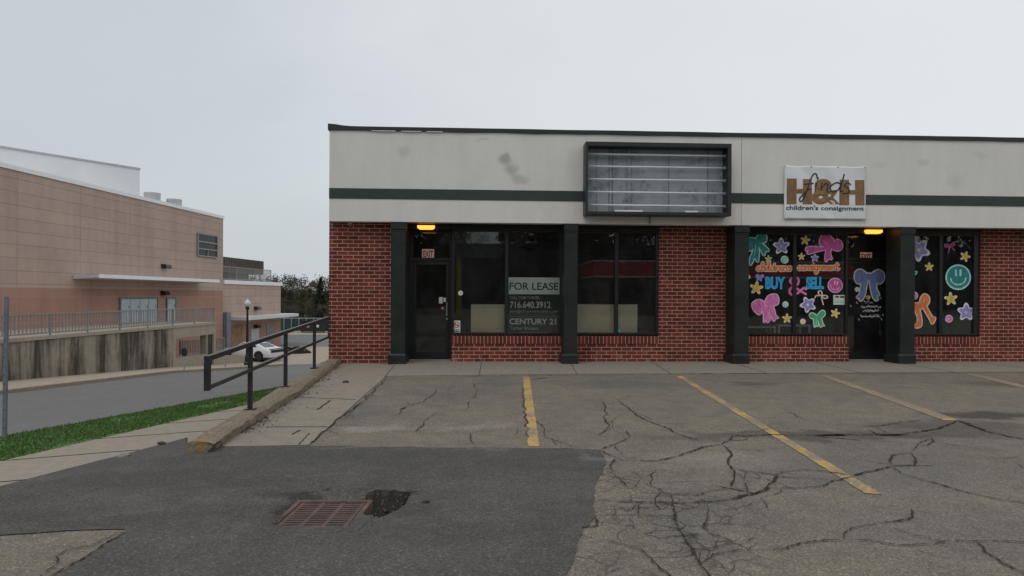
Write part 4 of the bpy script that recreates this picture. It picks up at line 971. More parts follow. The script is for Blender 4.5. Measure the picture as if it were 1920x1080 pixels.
bow([A3([(165, 735), (140, 705), (95, 702), (52, 735), (65, 790), (115, 832), (140, 800), (170, 770)]), A3([(165, 735), (185, 685), (215, 655), (270, 650), (292, 690), (285, 735), (240, 750), (195, 750)]),
     A3([(150, 765), (182, 755), (205, 810), (210, 880), (192, 905), (178, 880), (160, 905), (158, 850)]), A3([(190, 755), (235, 750), (255, 800), (268, 845), (292, 862), (265, 868), (250, 893), (228, 850)])],
    [A3([(110, 730), (130, 760), (120, 800)]), A3([(240, 680), (250, 720)]), A3([(175, 790), (185, 870)])], 'pink', 'pinkl', 'large pink bow low in the left pane', 'w3', 2.6, dark='mag')
dot(a3(357, 740), 5.8, 'mint', 'mintl', 'mint dot right of the pink bow', 'w3'); star(a3(372, 870), 9.2, 'yellow star at the bottom of the left pane', 'w3')
flower(a3(565, 742), 15.2, 'lav', 'pale', 'large lavender flower with a pale eye above the mint bow', 'w3', .5, .2, eye='cream')
a = Art(GY)
for l in ([(685, 660), (660, 640), (665, 618), (690, 622), (690, 655), (640, 660), (630, 680)], [(690, 658), (735, 660), (745, 678), (715, 685), (690, 665), (695, 700), (705, 742)]): a.stroke(catmull(A3(l), 6), 2.2, PT['peach'])
a.done('painted_bow', 'thin peach ribbon bow above the lavender flower', WIN['w3'])
bow([A3([(645, 850), (610, 822), (580, 832), (590, 862), (630, 870)]), A3([(645, 850), (690, 800), (718, 808), (712, 845), (660, 872)]), A3([(622, 862), (650, 862), (655, 940), (640, 930), (625, 948), (620, 900)]), A3([(650, 862), (680, 858), (700, 920), (716, 935), (690, 935), (680, 945)])],
    [A3([(640, 870), (640, 920)])], 'green', 'mintl', 'mint green bow at the bottom of the right pane', 'w3', 2.2)
star(a3(815, 822), 9, 'yellow star under the paper notice', 'w3', -PI / 2 + .3); dot(a3(518, 898), 5.4, 'peach', 'peach', 'peach dot left of the mint bow', 'w3')
# lettering by hand: single-stroke cursive
GLY = {'c': ([[(.75, .8), (.4, 1), (.05, .6), (.1, .15), (.45, 0), (.85, .2)]], .82), 'h': ([[(0, .1), (.28, 1.1), (.34, 1.85), (.2, 2), (.12, 1.4), (.1, 0)], [(.1, .5), (.35, .95), (.6, .8), (.6, .1), (.85, .1)]], .82),
       'i': ([[(.1, .95), (.12, .1), (.35, .12)], [(.14, 1.42), (.16, 1.58)]], .4), 'l': ([[(0, .2), (.28, 1.2), (.3, 1.9), (.15, 1.95), (.1, .3), (.25, 0), (.45, .2)]], .44),
       'd': ([[(.7, .8), (.35, 1), (.05, .5), (.3, 0), (.65, .4), (.75, 1.95), (.72, .2), (.95, .1)]], .95), 'r': ([[(.05, .95), (.1, 0)], [(.1, .5), (.3, .92), (.62, .9)]], .62),
       'e': ([[(.1, .45), (.6, .6), (.45, 1), (.1, .75), (.12, .2), (.45, 0), (.8, .25)]], .8), 'n': ([[(.05, 1), (.1, 0)], [(.1, .5), (.35, .95), (.6, .8), (.62, .1), (.85, .12)]], .84),
       's': ([[(.62, .85), (.3, 1), (.1, .75), (.5, .45), (.5, .1), (.08, .05)]], .66), 'o': ([[(.4, 1), (.05, .6), (.15, .1), (.5, 0), (.75, .45), (.6, .95), (.4, 1), (.6, .8), (.9, .85)]], .88),
       'g': ([[(.65, .85), (.3, 1), (.05, .5), (.3, .05), (.65, .4), (.68, 1), (.64, -.5), (.35, -.95), (.1, -.6), (.9, .2)]], .88), 'm': ([[(.05, 1), (.1, 0)], [(.1, .5), (.3, .95), (.5, .8), (.5, 0)], [(.5, .5), (.72, .95), (.92, .8), (.94, .1), (1.15, .12)]], 1.15),
       't': ([[(.35, 1.75), (.25, .3), (.5, 0), (.8, .25)], [(-.05, 1.2), (.65, 1.3)]], .75), 'f': ([[(.75, 1.6), (.62, 2.0), (.4, 1.7), (.22, -.6), (.08, -.95), (-.02, -.6), (.35, .3), (.55, .3)], [(.02, .85), (.6, 1.0)]], .62)}
def cursive(word, px0, px1, pbase, pxh, slant=0.):
    tot = sum(GLY[c][1] for c in word); sx = (px1 - px0) / tot; x = 0; out = []
    for c in word:
        for s_ in GLY[c][0]: out.append(catmull([(px0 + (x + p[0] + slant * p[1]) * sx, pbase - p[1] * pxh) for p in s_], 5))
        x += GLY[c][1]
    return out
def hand(word, box, base, xh, w, ew, fill, edge, lab, win):
    a = Art(GY); ss = cursive(word, *box, base, xh)
    for s_ in ss: a.stroke(s_, ew, PT[edge])
    for s_ in ss: a.stroke(s_, w, PT[fill])
    a.done('painted_lettering', lab, WIN[win])
hand('childrens', (1419, 1484), 507.5, 7.6, 2.5, 5.6, 'or', 'peach', 'orange handwritten word childrens', 'w3')
hand('consignment', (1496, 1573), 506, 7.2, 2.4, 5.2, 'or', 'peach', 'orange handwritten word consignment', 'w3')
for body, bx, lab in (('BUY', (1435, 1472.5, 519, 542.5), 'fat blue word BUY'), ('SELL', (1511.5, 1544.5, 519, 542.5), 'fat blue word SELL')):
    mb = MB(); put_text(mb, body, *bx, GY - .003, .055); mb.mi = 1; put_text(mb, body, bx[0] + 1, bx[1] - 1, bx[2] + 1, bx[3] - 1, GY - .0045, .022)
    tag(mb.build('painted_lettering', [PT['bluel'], PT['blue']], WIN['w3']), lab)
a = Art(GY)
for l, w in (([(425, 492), (400, 525), (425, 560), (425, 575), (398, 605), (400, 640), (425, 655)], 4.6), ([(468, 495), (480, 525), (468, 560)], 4), ([(465, 640), (500, 610), (530, 588), (545, 600)], 4.5), ([(465, 595), (500, 620), (545, 645)], 4.5)): a.stroke(catmull(A3(l), 6), w, PT['pink'])
a.done('painted_lettering', 'pink hand painted ampersand between the blue words', WIN['w3'])
# --- right window
def A4(pts): return [(1680 + x / 3.858, 420 + y / 3.858) for x, y in pts]
def a4(x, y): return A4([(x, y)])[0]
flower(a4(165, 187), 21.5, 'lav', 'pale', 'big lavender flower at the top left', 'w4', .35, .2); star(a4(240, 310), 8.6, 'pale yellow star below the big lavender flower', 'w4')
a = Art(GY); a.stroke(A4([(126, 395), (126, 340)]), 2.6, PT['mint']); a.stroke(catmull(A4([(126, 345), (150, 345), (145, 362), (128, 362)]), 5), 2.6, PT['mint']); a.done('painted_lettering', 'mint green letter beside the column', WIN['w4'])
dot(a4(132, 518), 7.6, 'pink', 'pinkl', 'pink dot above the orange bow', 'w4')
bow([A4([(100, 590), (140, 575), (175, 575), (195, 600), (150, 625), (110, 630)]), A4([(175, 590), (178, 540), (205, 508), (238, 530), (235, 575), (205, 592)]), A4([(135, 615), (165, 610), (180, 660), (185, 725), (165, 748), (130, 742), (155, 715), (155, 670)]), A4([(190, 592), (212, 585), (235, 625), (262, 672), (285, 682), (262, 722), (245, 690), (215, 640)])],
    [A4([(155, 640), (168, 700)]), A4([(205, 540), (200, 570)])], 'or', 'peach', 'orange bow with long tails low beside the column', 'w4', 2.6)
a = Art(GY)
for l in ([(388, 165), (355, 165), (358, 145), (385, 160), (410, 135), (422, 150), (392, 168)], [(388, 165), (385, 185), (378, 210)], [(390, 165), (410, 175), (422, 190)]): a.stroke(catmull(A4(l), 6), 2, PT['mag'])
a.done('painted_bow', 'small magenta outline bow near the top', WIN['w4'])
star(a4(500, 235), 10, 'yellow star above the teal smiley', 'w4', -1.2); smiley(a4(450, 385), 24, 'teal', 'tealw', 'large teal smiley face', 'w4'); star(a4(397, 542), 12.6, 'golden yellow star below the teal smiley', 'w4', -.4, 'gold')
flower(a4(508, 637), 17, 'lav', 'pale', 'lavender flower at the lower right', 'w4', -PI / 2, .2); dot(a4(383, 685), 7.4, 'pink', 'pinkl', 'pink swirl dot at the bottom', 'w4')
# --- second door
DY = YD + .02
def A5(pts): return [(1590 + x / 8.31, 490 + y / 8.31) for x, y in pts]
bow([A5([(310, 225), (240, 150), (180, 130), (115, 170), (105, 270), (140, 335), (205, 340), (280, 290)]), A5([(340, 225), (400, 170), (475, 135), (545, 180), (560, 270), (510, 340), (430, 335), (360, 290)]), A5([(290, 220), (325, 185), (365, 220), (360, 290), (300, 290)]),
     A5([(215, 330), (300, 290), (280, 420), (255, 540), (205, 610), (175, 590), (185, 570), (135, 565), (185, 500)]), A5([(345, 290), (430, 335), (445, 430), (485, 520), (440, 540), (465, 595), (420, 600), (370, 500)])],
    [A5([(270, 330), (240, 470), (215, 560)]), A5([(395, 330), (420, 470)])], 'blueg', 'pale', 'large blue bow painted on the door glass', D2, 2.8, Y=DY, dark='lav')
dot(A5([(142, 437)])[0], 4.6, 'white', 'white', 'white dot left of the blue bow', D2, Y=DY); dot(A5([(315, 563)])[0], 4.2, 'gold', 'gold', 'gold dot under the blue bow', D2, Y=DY)
a = Art(DY); rs_ = random.Random(4)
for y, xa, xb in ((635, 250, 380), (705, 200, 510), (770, 235, 475), (850, 190, 485)):
    x = xa
    while x < xb:
        w_ = rs_.uniform(18, 30); a.stroke(catmull(A5([(x, y + rs_.uniform(-22, 22)), (x + w_ * .4, y + rs_.uniform(-24, 24)), (x + w_ * .7, y + rs_.uniform(-20, 20)), (x + w_, y + rs_.uniform(-8, 18))]), 4), 1.0, PT['white']); x += w_ + 5
for x, y in ((510, 570), (140, 645), (45, 695), (170, 905), (520, 900), (545, 835)): a.stroke(A5([(x - 8, y - 10), (x + 8, y + 12)]), 1.2, PT['white'])
a.done('painted_lettering', 'small white handwritten lines under the blue bow', D2)

# --- signs on and behind the glass
def flat_sign(nm, px0, px1, py0, py1, Y, lab, cat, mat, group=None, th=.004):
    xa, zb2 = fp(px0, py0, Y); xb, za = fp(px1, py1, Y)
    t = thing(nm, ((xa + xb) / 2, Y, za), lab, cat, group); mb = MB(); mb.box(xa, xb, Y, Y + th, za, zb2); mb.build('sheet', mat, t); return t
def exit_sign(px0, px1, py0, py1, lab):
    Y = YD + .02; t = flat_sign('exit_sign', px0, px1, py0, py1, Y, lab, 'exit sign', M['exit'], 'exit signs over the shop doors')
    mb = MB(); put_text(mb, 'EXIT', px0 + 2, px1 - 2, py0 + 3, py1 - 3.2, Y - .002, .03); mb.build('lettering', M['redink'], t)
exit_sign(791.5, 814, 467, 485.5, 'white EXIT sign over the left door beside the corner brick pier'); exit_sign(1613, 1635, 473, 491, 'white EXIT sign over the right door with the blue bow')
YL = GL + .012
t = flat_sign('lease_sign', 951.5, 1052, 519.5, 626, YL + .003, 'dark for lease sign with pale green header behind the left window', 'sign', M['sheet'])
mb = MB(); xa, zb2 = fp(952.5, 520, YL); xb, za = fp(1051.5, 552, YL); mb.box(xa, xb, YL - .001, YL + .002, za, zb2); mb.build('header_panel', M['greenpaper'], t)
mb = MB(); put_text(mb, 'FOR LEASE', 955.5, 1047, 529.5, 544, YL - .0025, .012); mb.build('lettering', M['ink'], t)
mb = MB(); put_text(mb, '716.640.3912', 956, 1032.5, 565, 578, YL + .001, .02); mb.build('lettering', M['signtxt'], t); mb = MB(); put_text(mb, 'CENTURY 21', 955, 1043, 597, 608.5, YL + .001, .03); mb.build('lettering', M['signtxt'], t)
mb = MB(); put_text(mb, 'CALL TOM TURNER', 956, 1012, 555.5, 561, YL + .001, .012); mb.build('lettering', M['dimtxt'], t); mb = MB(); put_text(mb, 'tom@c21turnerbrokers.com', 956, 1046, 581, 587.5, YL + .001, .004); mb.build('lettering', M['dimtxt'], t); mb = MB(); put_text(mb, 'Turner Brokers', 956, 1009, 612, 618.5, YL + .001, .006)
mb.build('lettering', M['dimtxt'], t); mb = MB(); xa, za = fp(956, 593, YL); xb, _ = fp(1046, 593, YL); mb.box(xa, xb, YL, YL + .001, za - .004, za); mb.build('rule_line', M['dimtxt'], t)
mb = MB(); xa, za = fp(973, 625, YL); xb, zb2 = fp(1028, 623, YL); mb.box(xa, xb, YL - .003, YL - .0005, za, zb2); mb.build('paper_strip', M['signtxt'], t)
YO = GL - .004
t = flat_sign('no_smoking_sign', 848.8, 863, 601, 624, YO - .002, 'small white no smoking sticker at the corner of the left window', 'sticker', M['paper'], th=.0015)
a = Art(YO - .0022); c_ = (856, 609)
ringp = [(c_[0] + 4.7 * math.cos(2 * PI * i / 24), c_[1] + 5.2 * math.sin(2 * PI * i / 24)) for i in range(24)]
a.stroke([(852.5, 609), (860, 610)], 1.3, M['ink']); a.stroke(ringp, 1.2, M['redink'], True); a.stroke([(852.6, 605.4), (859.2, 612.8)], 1.2, M['redink'])
for y in (618.5, 621.5): a.stroke([(850.5, y), (861, y)], 1.5, M['ink'])
a.mb.build('symbol', a.mats, t)
def round_sticker(px, py, r, m, Y, lab):
    a = Art(Y); a.disc((px, py), r, m, 20); a.disc((px, py), r * .4, M['dimtxt'], 12); o = a.mb.build('round_sticker', a.mats); tag(o, lab, 'sticker')
round_sticker(863.5, 549.5, 4.6, M['paper'], GL - .003, 'round white sticker on the narrow left pane beside the left door')
round_sticker(830, 578, 3.8, M['redink'], YD + .018, 'round red sticker below the white cards on the left door')
t = flat_sign('card_sticker', 823, 830, 557, 569, YD + .012, 'white card stuck on the left door near its handle', 'sticker', M['paper'], th=.0015)
flat_sign('card_sticker', 831.5, 836, 558, 566, YD + .012, 'narrow grey card beside the white card on the left door', 'sticker', M['signtxt'], th=.0015)
t = flat_sign('paper_notice', 1562.5, 1585.5, 553, 571.5, GL - .004, 'small paper notice with green band on the painted window near the right door', 'notice', M['paper'], th=.0015)
mb = MB(); Yn = GL - .0055; xa, zb2 = fp(1564, 564, Yn); xb, za = fp(1584, 567.5, Yn); mb.box(xa, xb, Yn, Yn + .0008, za, zb2); mb.build('band', PT['mint'], t)
mb = MB()
for y0, y1, x0_, x1_ in ((555, 558, 1566, 1573), (555, 558.5, 1575, 1583)):
    xa, zb2 = fp(x0_, y0, Yn); xb, za = fp(x1_, y1, Yn); mb.box(xa, xb, Yn, Yn + .0008, za, zb2)
mb.build('printed_lines', M['ink'], t)
a = Art(GL - .003); a.disc((1160.5, 620), 3.2, PT['blue'], 16); a.disc((1160.5, 620), 1.6, PT['bluel'], 12); o = a.mb.build('round_sticker', a.mats); tag(o, 'small blue sticker at the bottom of the plain window right pane', 'sticker')

# --- sign cabinet
YS = 13.98
xa, zb2 = fp(1098.5, 264.5, YS); xb, za = fp(1371.5, 404, YS); zb2 = fp(1098.5, 265, YS)[1]; za = fp(1100, 402, YS)[1]
sg = thing('sign_cabinet', ((xa + xb) / 2, YS, za), 'empty black sign cabinet with bare lamp tubes on the pale fascia', 'sign cabinet')
mb = MB(); ft = .05
mb.box(xa, xb, YS, YF - .014, zb2 - .09, zb2).box(xa, xb, YS, YF - .014, za, za + .07).box(xa, xa + ft, YS, YF - .014, za + .07, zb2 - .09).box(xb - ft - .03, xb, YS, YF - .014, za + .07, zb2 - .09)
mb.build('frame', M['black'], sg, bevel=.006)
mb = MB(); mb.box(xa + ft, xb - ft - .03, YF - .06, YF - .03, za + .07, zb2 - .09); bk = mb.build('back_panel', M['signback'], sg)
mb = MB()
for px, w in ((1141, .02), (1147, .03), (1175, .012), (1184, .008), (1253, .014), (1326, .02), (1118, .012)):
    x = fp(px, 330, YF - .06)[0]; mb = MB(); mb.box(x, x + w, YF - .068, YF - .0605, za + .071, zb2 - .095); mb.build('seam_strip', M['bluegrey'], bk)
for py in (288.5, 311.5, 335.5, 359.5, 384):
    z = fp(1103, py, YS + .15)[1]; y = YS + .16; mb = MB(); mb.tube([(xa + ft + .03, y, z), (xb - ft - .06, y, z)], .02, 10); tb = mb.build('lamp_tube', M['tube'], sg, smooth=True)
    mb = MB(); mb.box(xa + ft, xa + ft + .03, y - .03, y + .03, z - .03, z + .03).box(xb - ft - .06, xb - ft - .03, y - .03, y + .03, z - .03, z + .03); mb.build('lamp_holder', M['greyrail'], tb)
mb = MB(); z = za + .072
for a_, b_ in ((1154, 1206), (1286, 1310)):
    x0_, x1_ = fp(a_, 396, YS)[0], fp(b_, 396, YS)[0]; mb = MB(); mb.box(x0_, x1_, YS + .04, YS + .1, z, z + .035); mb.build('broken_face_piece', M['white'], sg)
mb = MB(); x = fp(1226, 410, YS)[0]; mb.box(x - .014, x + .014, YF - .05, YF - .02, zb_ + .0, za - .001); mb.build('conduit', M['greyrail'], sg)
# --- banner
def by(x, z): return YF - .036 + .007 * math.sin(x * 6 + z * 5) + .016 * noise.noise(Vector((x * 3.5 + z * 2.5, z * 1.6, 2)))
YBn = YF - .036
xa, zb2 = fp(1470.5, 310, YBn); xb, za = fp(1623, 412, YBn)
bn = thing('banner', ((xa + xb) / 2, YBn, za), 'white vinyl banner with large brown letters hung across the green stripe', 'banner')
mb = MB(); nx, nz_ = 44, 30; b0 = 0
for j in range(nz_ + 1):
    for i in range(nx + 1):
        x = xa + (xb - xa) * i / nx; z = za + (zb2 - za) * j / nz_ - (.012 * math.sin(PI * 3 * i / nx) ** 2 if j == nz_ else 0); mb.v.append((x, by(x, z), z))
for j in range(nz_):
    for i in range(nx): k = j * (nx + 1) + i; mb.f.append((k, k + 1, k + nx + 2, k + nx + 1)); mb.m.append(0)
bo = mb.build('vinyl_sheet', plain('banner_vinyl', (.74, .76, .79), .4, var=.04), bn, smooth=True)
bo.modifiers.new('solid', 'SOLIDIFY').thickness = .002
def drape(mb, off):
    mb.v = [(x, by(x, z) - off, z) for x, y, z in mb.v]
def subdiv(mb, cuts=2):
    return mb
mb = MB()
def rectpx(x0, x1, y0, y1, n=6):
    for i in range(n):
        for j in range(n):
            q = [(x0 + (x1 - x0) * (i + a) / n, y0 + (y1 - y0) * (j + b) / n) for a, b in ((0, 0), (1, 0), (1, 1), (0, 1))]
            mb.face([(lambda r: (r[0], YBn, r[1]))(fp(*p, YBn)) for p in q])
for ox in (1475, 1573.5):
    rectpx(ox, ox + 18.3, 335 + (ox - 1475) * .02, 383 + (ox - 1475) * .02); rectpx(ox + 29.7, ox + 47.5, 335.5 + (ox - 1475) * .02, 383.2 + (ox - 1475) * .02); rectpx(ox + 18.3, ox + 29.7, 354.5 + (ox - 1475) * .02, 363 + (ox - 1475) * .02)
put_text(mb, '&', 1521.5, 1575, 335, 384, YBn, .045); drape(mb, .005); mb.build('lettering', PT['brown'], bn)
mb = MB(); put_text(mb, "children's consignment", 1473.5, 1619.5, 385, 397.5, YBn, .022); drape(mb, .0065); mb.build('lettering', PT['black'], bn)
a = Art(YBn)
for ch, x0_, x1_, b_ in (('f', 1503, 1521, 361), ('i', 1526, 1534, 361), ('n', 1537, 1555, 361), ('d', 1553, 1580, 360), ('s', 1578, 1593, 364)):
    for s_ in cursive(ch, x0_, x1_, b_, 17.5 if ch != 's' else 21, .16): a.stroke(s_, 2.5, PT['black'])
drape(a.mb, .008); a.mb.v = [(x, y - .0003 * (i % 5), z) for i, (x, y, z) in enumerate(a.mb.v)]; a.mb.build('lettering', a.mats, bn)
for px, py in ((1472, 311.5), (1521, 312), (1571, 313), (1621, 314), (1472, 410), (1621, 411)):
    x, z = fp(px, py, YBn); mb = MB(); mb.lathe((0, 0, 0), [(.018, 0), (.018, .008), (.008, .012)], 10); mb.v = [(x + p[0], by(x, z) - .003 - p[2], z + p[1]) for p in mb.v]; mb.build('grommet', M['galv'], bn)
# --- ceiling lamps over the doors
M['lamp_on'] = emit('lit_lens', (1.0, .33, .05), 2.1)
for px, py, lab in ((799, 425.5, 'lit amber ceiling lamp over the left door by the corner pier'), (1637, 434, 'lit amber ceiling lamp over the right door with the blue bow')):
    Yl = YW - .05; x, z = fp(px, py, Yl); z0 = zb_ + .03
    t = thing('ceiling_lamp', (x, Yl, z0), lab, 'ceiling lamp', 'amber lamps over the shop doors')
    mb = MB(); mb.box(x - .21, x + .21, Yl - .08, Yl + .08, z0 - .06, z0 - .001); mb.build('housing', M['black'], t, bevel=.006)
    mb = MB(); mb.prism([(-.19, 0), (.19, 0), (.19, -.05), (.14, -.085), (-.14, -.085), (-.19, -.05)], Yl - .065, Yl + .065, lambda a_, b_, h: (x + a_, h, z0 - .0605 + b_)); mb.build('lens', M['lamp_on'], t, bevel=.008)
# --- small floodlight / camera under the fascia
x, z = fp(656, 418, YP - .1); t = thing('security_camera', (x, YP, z), 'small white security camera under the fascia on the corner pier', 'security camera')
mb = MB(); mb.box(x - .03, x + .03, YP - .03, YP - .001, z - .02, z + .04); mb.build('bracket', M['white'], t)
mb = MB(); mb.tube([(x - .01, YP - .03, z), (x + .015, YP - .17, z - .035)], .032, 12); bd = mb.build('body', M['white'], t)
mb = MB(); mb.tube([(x + .015, YP - .1705, z - .0352), (x + .0165, YP - .178, z - .037)], .022, 12); mb.build('lens', M['ink'], bd)

# ------------------------------------------------------------------ buildings across the street
TF = 26.0; TW = 21.05
def T(s, t, z): return st(s, t, z)
hall = thing('concrete_hall', tuple(st(40, TF, -3)), 'large windowless tan and pink panelled hall across the street', 'hall building')
s_end, ztop = sp(418.5, 414, TF); s0 = -12
zband = sp(300, 543, TF)[1]; ztop = (sp(20, 312, TF)[1] + ztop) / 2
mb = MB(); mb.box(s0, s_end, TF, TF + 40, zband, ztop, T); hw = mb.build('upper_wall', M['tan'], hall)
mb = MB(); mb.box(s0, s_end, TF - .004, TF + 40, -4, zband - .0005, T); mb.build('lower_wall', M['pink'], hall)
mb = MB(); mb.box(s0, s_end + .05, TF - .08, TF + .5, ztop, ztop + .22, T).box(s_end - .4, s_end + .05, TF + .5, TF + 40, ztop, ztop + .22, T).box(s0, s_end - .4, TF + .5, TF + 40, ztop, ztop + .05, T); mb.build('roof_coping', M['coping_w'], hall)
zp = 10.9; dl, dr_ = (zp - H) * F / 271, (zp - H) * F / 231; pl, pr = dp(0, 280, dl), dp(262, 322, dr_); ev = (pr - pl); ev.z = 0; pl0 = pl - ev * 1.2; nv = Vector((-ev.y, ev.x, 0)).normalized()
if nv.y < 0: nv = -nv
def PT_(a, b_, h): q = pl0.lerp(pr, a) + nv * b_; return (q.x, q.y, h)
mb = MB(); mb.box(0, 1, 0, 14, ztop + .06, zp, PT_); ph = mb.build('penthouse', M['whitemetal'], hall)
mb = MB(); mb.box(0, 1.001, -.08, 14, zp + .001, zp + .14, PT_); mb.build('coping', M['galv'], ph)
for px, py0, py1, w in ((285.5, 362, 380, 29), (326.5, 374, 390, 27)):
    s, z1 = sp(px, py0, TF + 3); d = st(s, TF + 3, 0); dd = d.x * SA + d.y * CA; r = w / 2 * dd / F
    mb = MB(); mb.lathe(tuple(st(s, TF + 3, ztop + .05)), [(r * .97, 0), (r * .97, z1 - ztop - .25), (r, z1 - ztop - .24), (r, z1 - ztop - .05)], 20); mb.build('roof_vent', M['galv'], hall)
def swin(parent, px0, px1, py0, py1, t, nm, mat, th=.05, frame=None):
    sa, zb2 = sp(px0, py0, t); sb, _ = sp(px1, py0, t); za = sp(px0, py1, t)[1]; mb = MB(); mb.box(sa, sb, t - th, t - .005, za, zb2, T); return mb.build(nm, mat, parent), sa, sb, za, zb2
M['darkglass'] = plain('dark_glass', (.03, .032, .035), .3, var=.3, spec=.25)
wn, sa, sb, za, zb2 = swin(hall, 370, 405, 437, 479, TF, 'window', M['darkglass'])
mb = MB()
for k in (0, .36, .68, 1): z = zb2 + (za - zb2) * k; mb.box(sa - .05, sb + .05, TF - .12, TF - .051, z - .05, z + .05, T)
mb.box(sa - .1, sa, TF - .12, TF - .006, za, zb2, T).box(sb, sb + .1, TF - .12, TF - .006, za, zb2, T).box((sa + sb) / 2 - .04, (sa + sb) / 2 + .04, TF - .11, TF - .051, za + .05, za + (zb2 - za) * .3, T); mb.build('frame', M['greyrail'], wn)
zter = sp(0, 645, TW)[1]; zter = (zter + sp(398, 608, TW)[1]) / 2
def sdoor(px0, px1, py0, leaves, nm):
    sa, zt = sp(px0, py0, TF); sb, _ = sp(px1, py0, TF); mb = MB()
    for i in range(leaves):
        a = sa + (sb - sa) * i / leaves; b_ = sa + (sb - sa) * (i + 1) / leaves; mb.box(a + .03, b_ - .03, TF - .07, TF - .006, zter + .02, zt - .03, T)
    d = mb.build(nm, M['paleblue'], hall); mb = MB(); mb.box(sa - .1, sa, TF - .1, TF - .006, zter, zt + .08, T).box(sb, sb + .1, TF - .1, TF - .006, zter, zt + .08, T).box(sa, sb, TF - .1, TF - .006, zt, zt + .08, T); mb.build('door_frame', M['bluegrey'], d)
    mb = MB()
    for i in range(leaves): a = sa + (sb - sa) * (i + .8) / leaves; mb.box(a, a + .08, TF - .12, TF - .071, zter + 1.0, zter + 1.2, T)
    mb.build('handle', M['galv'], d)
sdoor(225, 293, 560, 4, 'door'); sdoor(312.5, 327.5, 560, 1, 'door')
def wlight(par, px, py, t, r=.16):
    s, z = sp(px, py, t); mb = MB(); mb.prism([(0, .14), (-.3, .1), (-.42, -.1), (-.3, -.16), (0, -.12)], s - r * 1.6, s + r * 1.6, lambda a_, b_, h: T(h, t + a_ - .004, z + b_)); mb.build('wall_light', M['black'], par)
wlight(hall, 307, 499, TF, .2); wlight(hall, 305, 549, TF, .16)
sa, zc_ = sp(137, 513, TF); sb, _ = sp(372, 525, TF); zc_ = sp(200, 517, TF - 1)[1]
mb = MB(); mb.prism([(TF - .006, zc_ + .02), (TF - 1.5, zc_ + .0), (TF - 1.5, zc_ - .12), (TF - .006, zc_ - .22)], sa, sb, lambda t, z, s: T(s, t, z)); cn = mb.build('canopy', M['canopy'], hall)
mb = MB(); mb.box(sa - .1, sb + .1, TF - 1.58, TF - 1.501, zc_ - .16, zc_ + .05, T); mb.build('gutter', M['coping_w'], cn)
# terrace and stained retaining wall
rw = thing('retaining_wall', tuple(st(30, TW, -2.5)), 'tall rain streaked concrete retaining wall along the far pavement', 'retaining wall')
s_a, _ = sp(324.5, 640, TW); s_b, _ = sp(404, 640, TW); sI0, sI1 = sp(329.5, 640, TW)[0], sp(387, 640, TW)[0]; sJ0, sJ1 = sp(389, 640, TW)[0], sp(400.5, 640, TW)[0]
zlin = sp(360, 631, TW)[1]; zpar = sp(329, 672, TW)[1]; zpar2 = sp(388, 664, TW)[1]
mb = MB(); mb.box(s0, s_a, TW, TW + .4, -4.2, zter, T); mb.build('streaked_wall', M['stained'], rw)
mb = MB(); mb.box(s0, s_b + .1, TW - .06, TF - .01, zter + .0005, zter + .14, T); mb.build('terrace_slab', M['cleanwall'], rw)
mb = MB(); mb.box(s_a + .001, s_b, TW - .01, TW + .4, zlin, zter, T).box(s_a + .001, sI0, TW - .01, TW + .4, -4.2, zlin, T).box(sI1, sJ0, TW - .01, TW + .4, -4.2, zlin, T).box(sJ1, s_b, TW - .01, TW + .4, -4.2, zlin, T).box(sI0, sI1, TW - .01, TW + .4, -4.2, (zpar + zpar2) / 2, T)
mb.build('opening_frame', M['cleanwall'], rw)
mb = MB(); mb.box(sJ0, sJ1, TW + .1, TW + .15, -4.2, zlin, T); mb.build('side_door', plain('dark_olive_door', (.05, .05, .042), .6), rw)
def railing(nm, lab, sA, sB, t, zb0, zb1, h, step, group=None):
    rt = thing(nm, tuple(st((sA + sB) / 2, t, zb0)), lab, 'railing', group)
    n = max(2, int((sB - sA) / step)); zf = lambda s: zb0 + (zb1 - zb0) * (s - sA) / (sB - sA)
    for z in (h, .12): mb = MB(); mb.bar(st(sA, t, zb0 + z), st(sB, t, zb1 + z), .06); mb.build('rail', M['greyrail'], rt)
    for i in range(n + 1):
        s = sA + (sB - sA) * i / n; mb = MB(); mb.bar(st(s, t, zf(s)), st(s, t, zf(s) + h - .03), .055); mb.build('post', M['greyrail'], rt)
    mb = MB(); k = int((sB - sA) / .2)
    for i in range(k): s = sA + (sB - sA) * (i + .5) / k; mb.bar(st(s, t, zf(s) + .15), st(s, t, zf(s) + h - .03), .04, .02)
    mb.build('pickets', M['greyrail'], rt); return rt
railing('terrace_railing', 'grey picket railing along the top of the streaked retaining wall', s0, s_b, TW + .12, zter + .14, zter + .14, .92, 2.3)
railing('ramp_railing', 'grey railing seen through the opening of the retaining wall', sI0 - 1, sJ0 - .1, TW + 2.2, zpar - .1, zpar2 - .05, 1.25, 2.5)
# lower wall continuing to the plaza
sE = sp(462, 680, TW)[0]; mb = MB(); za, zb2 = sp(410, 664, TW)[1], sp(455, 668, TW)[1]
mb.prism([(s_b + .01, -4.3), (sE, -4.3), (sE, zb2), (s_b + .01, za)], TW + .02, TW + .35, lambda s, z, t: T(s, t, z)); o = mb.build('low_wall', M['cleanwall'], base=tuple(st(s_b, TW, -3.2))); tag(o, 'low pale concrete wall beside the street lamp across the road', 'low wall')
railing('ramp_railing', 'thin grey railing on the ramp in front of the low annex', s_b + .5, sE + 2, TW + 2.6, zb2 + .3, zb2 + .1, 1.0, 2.2)
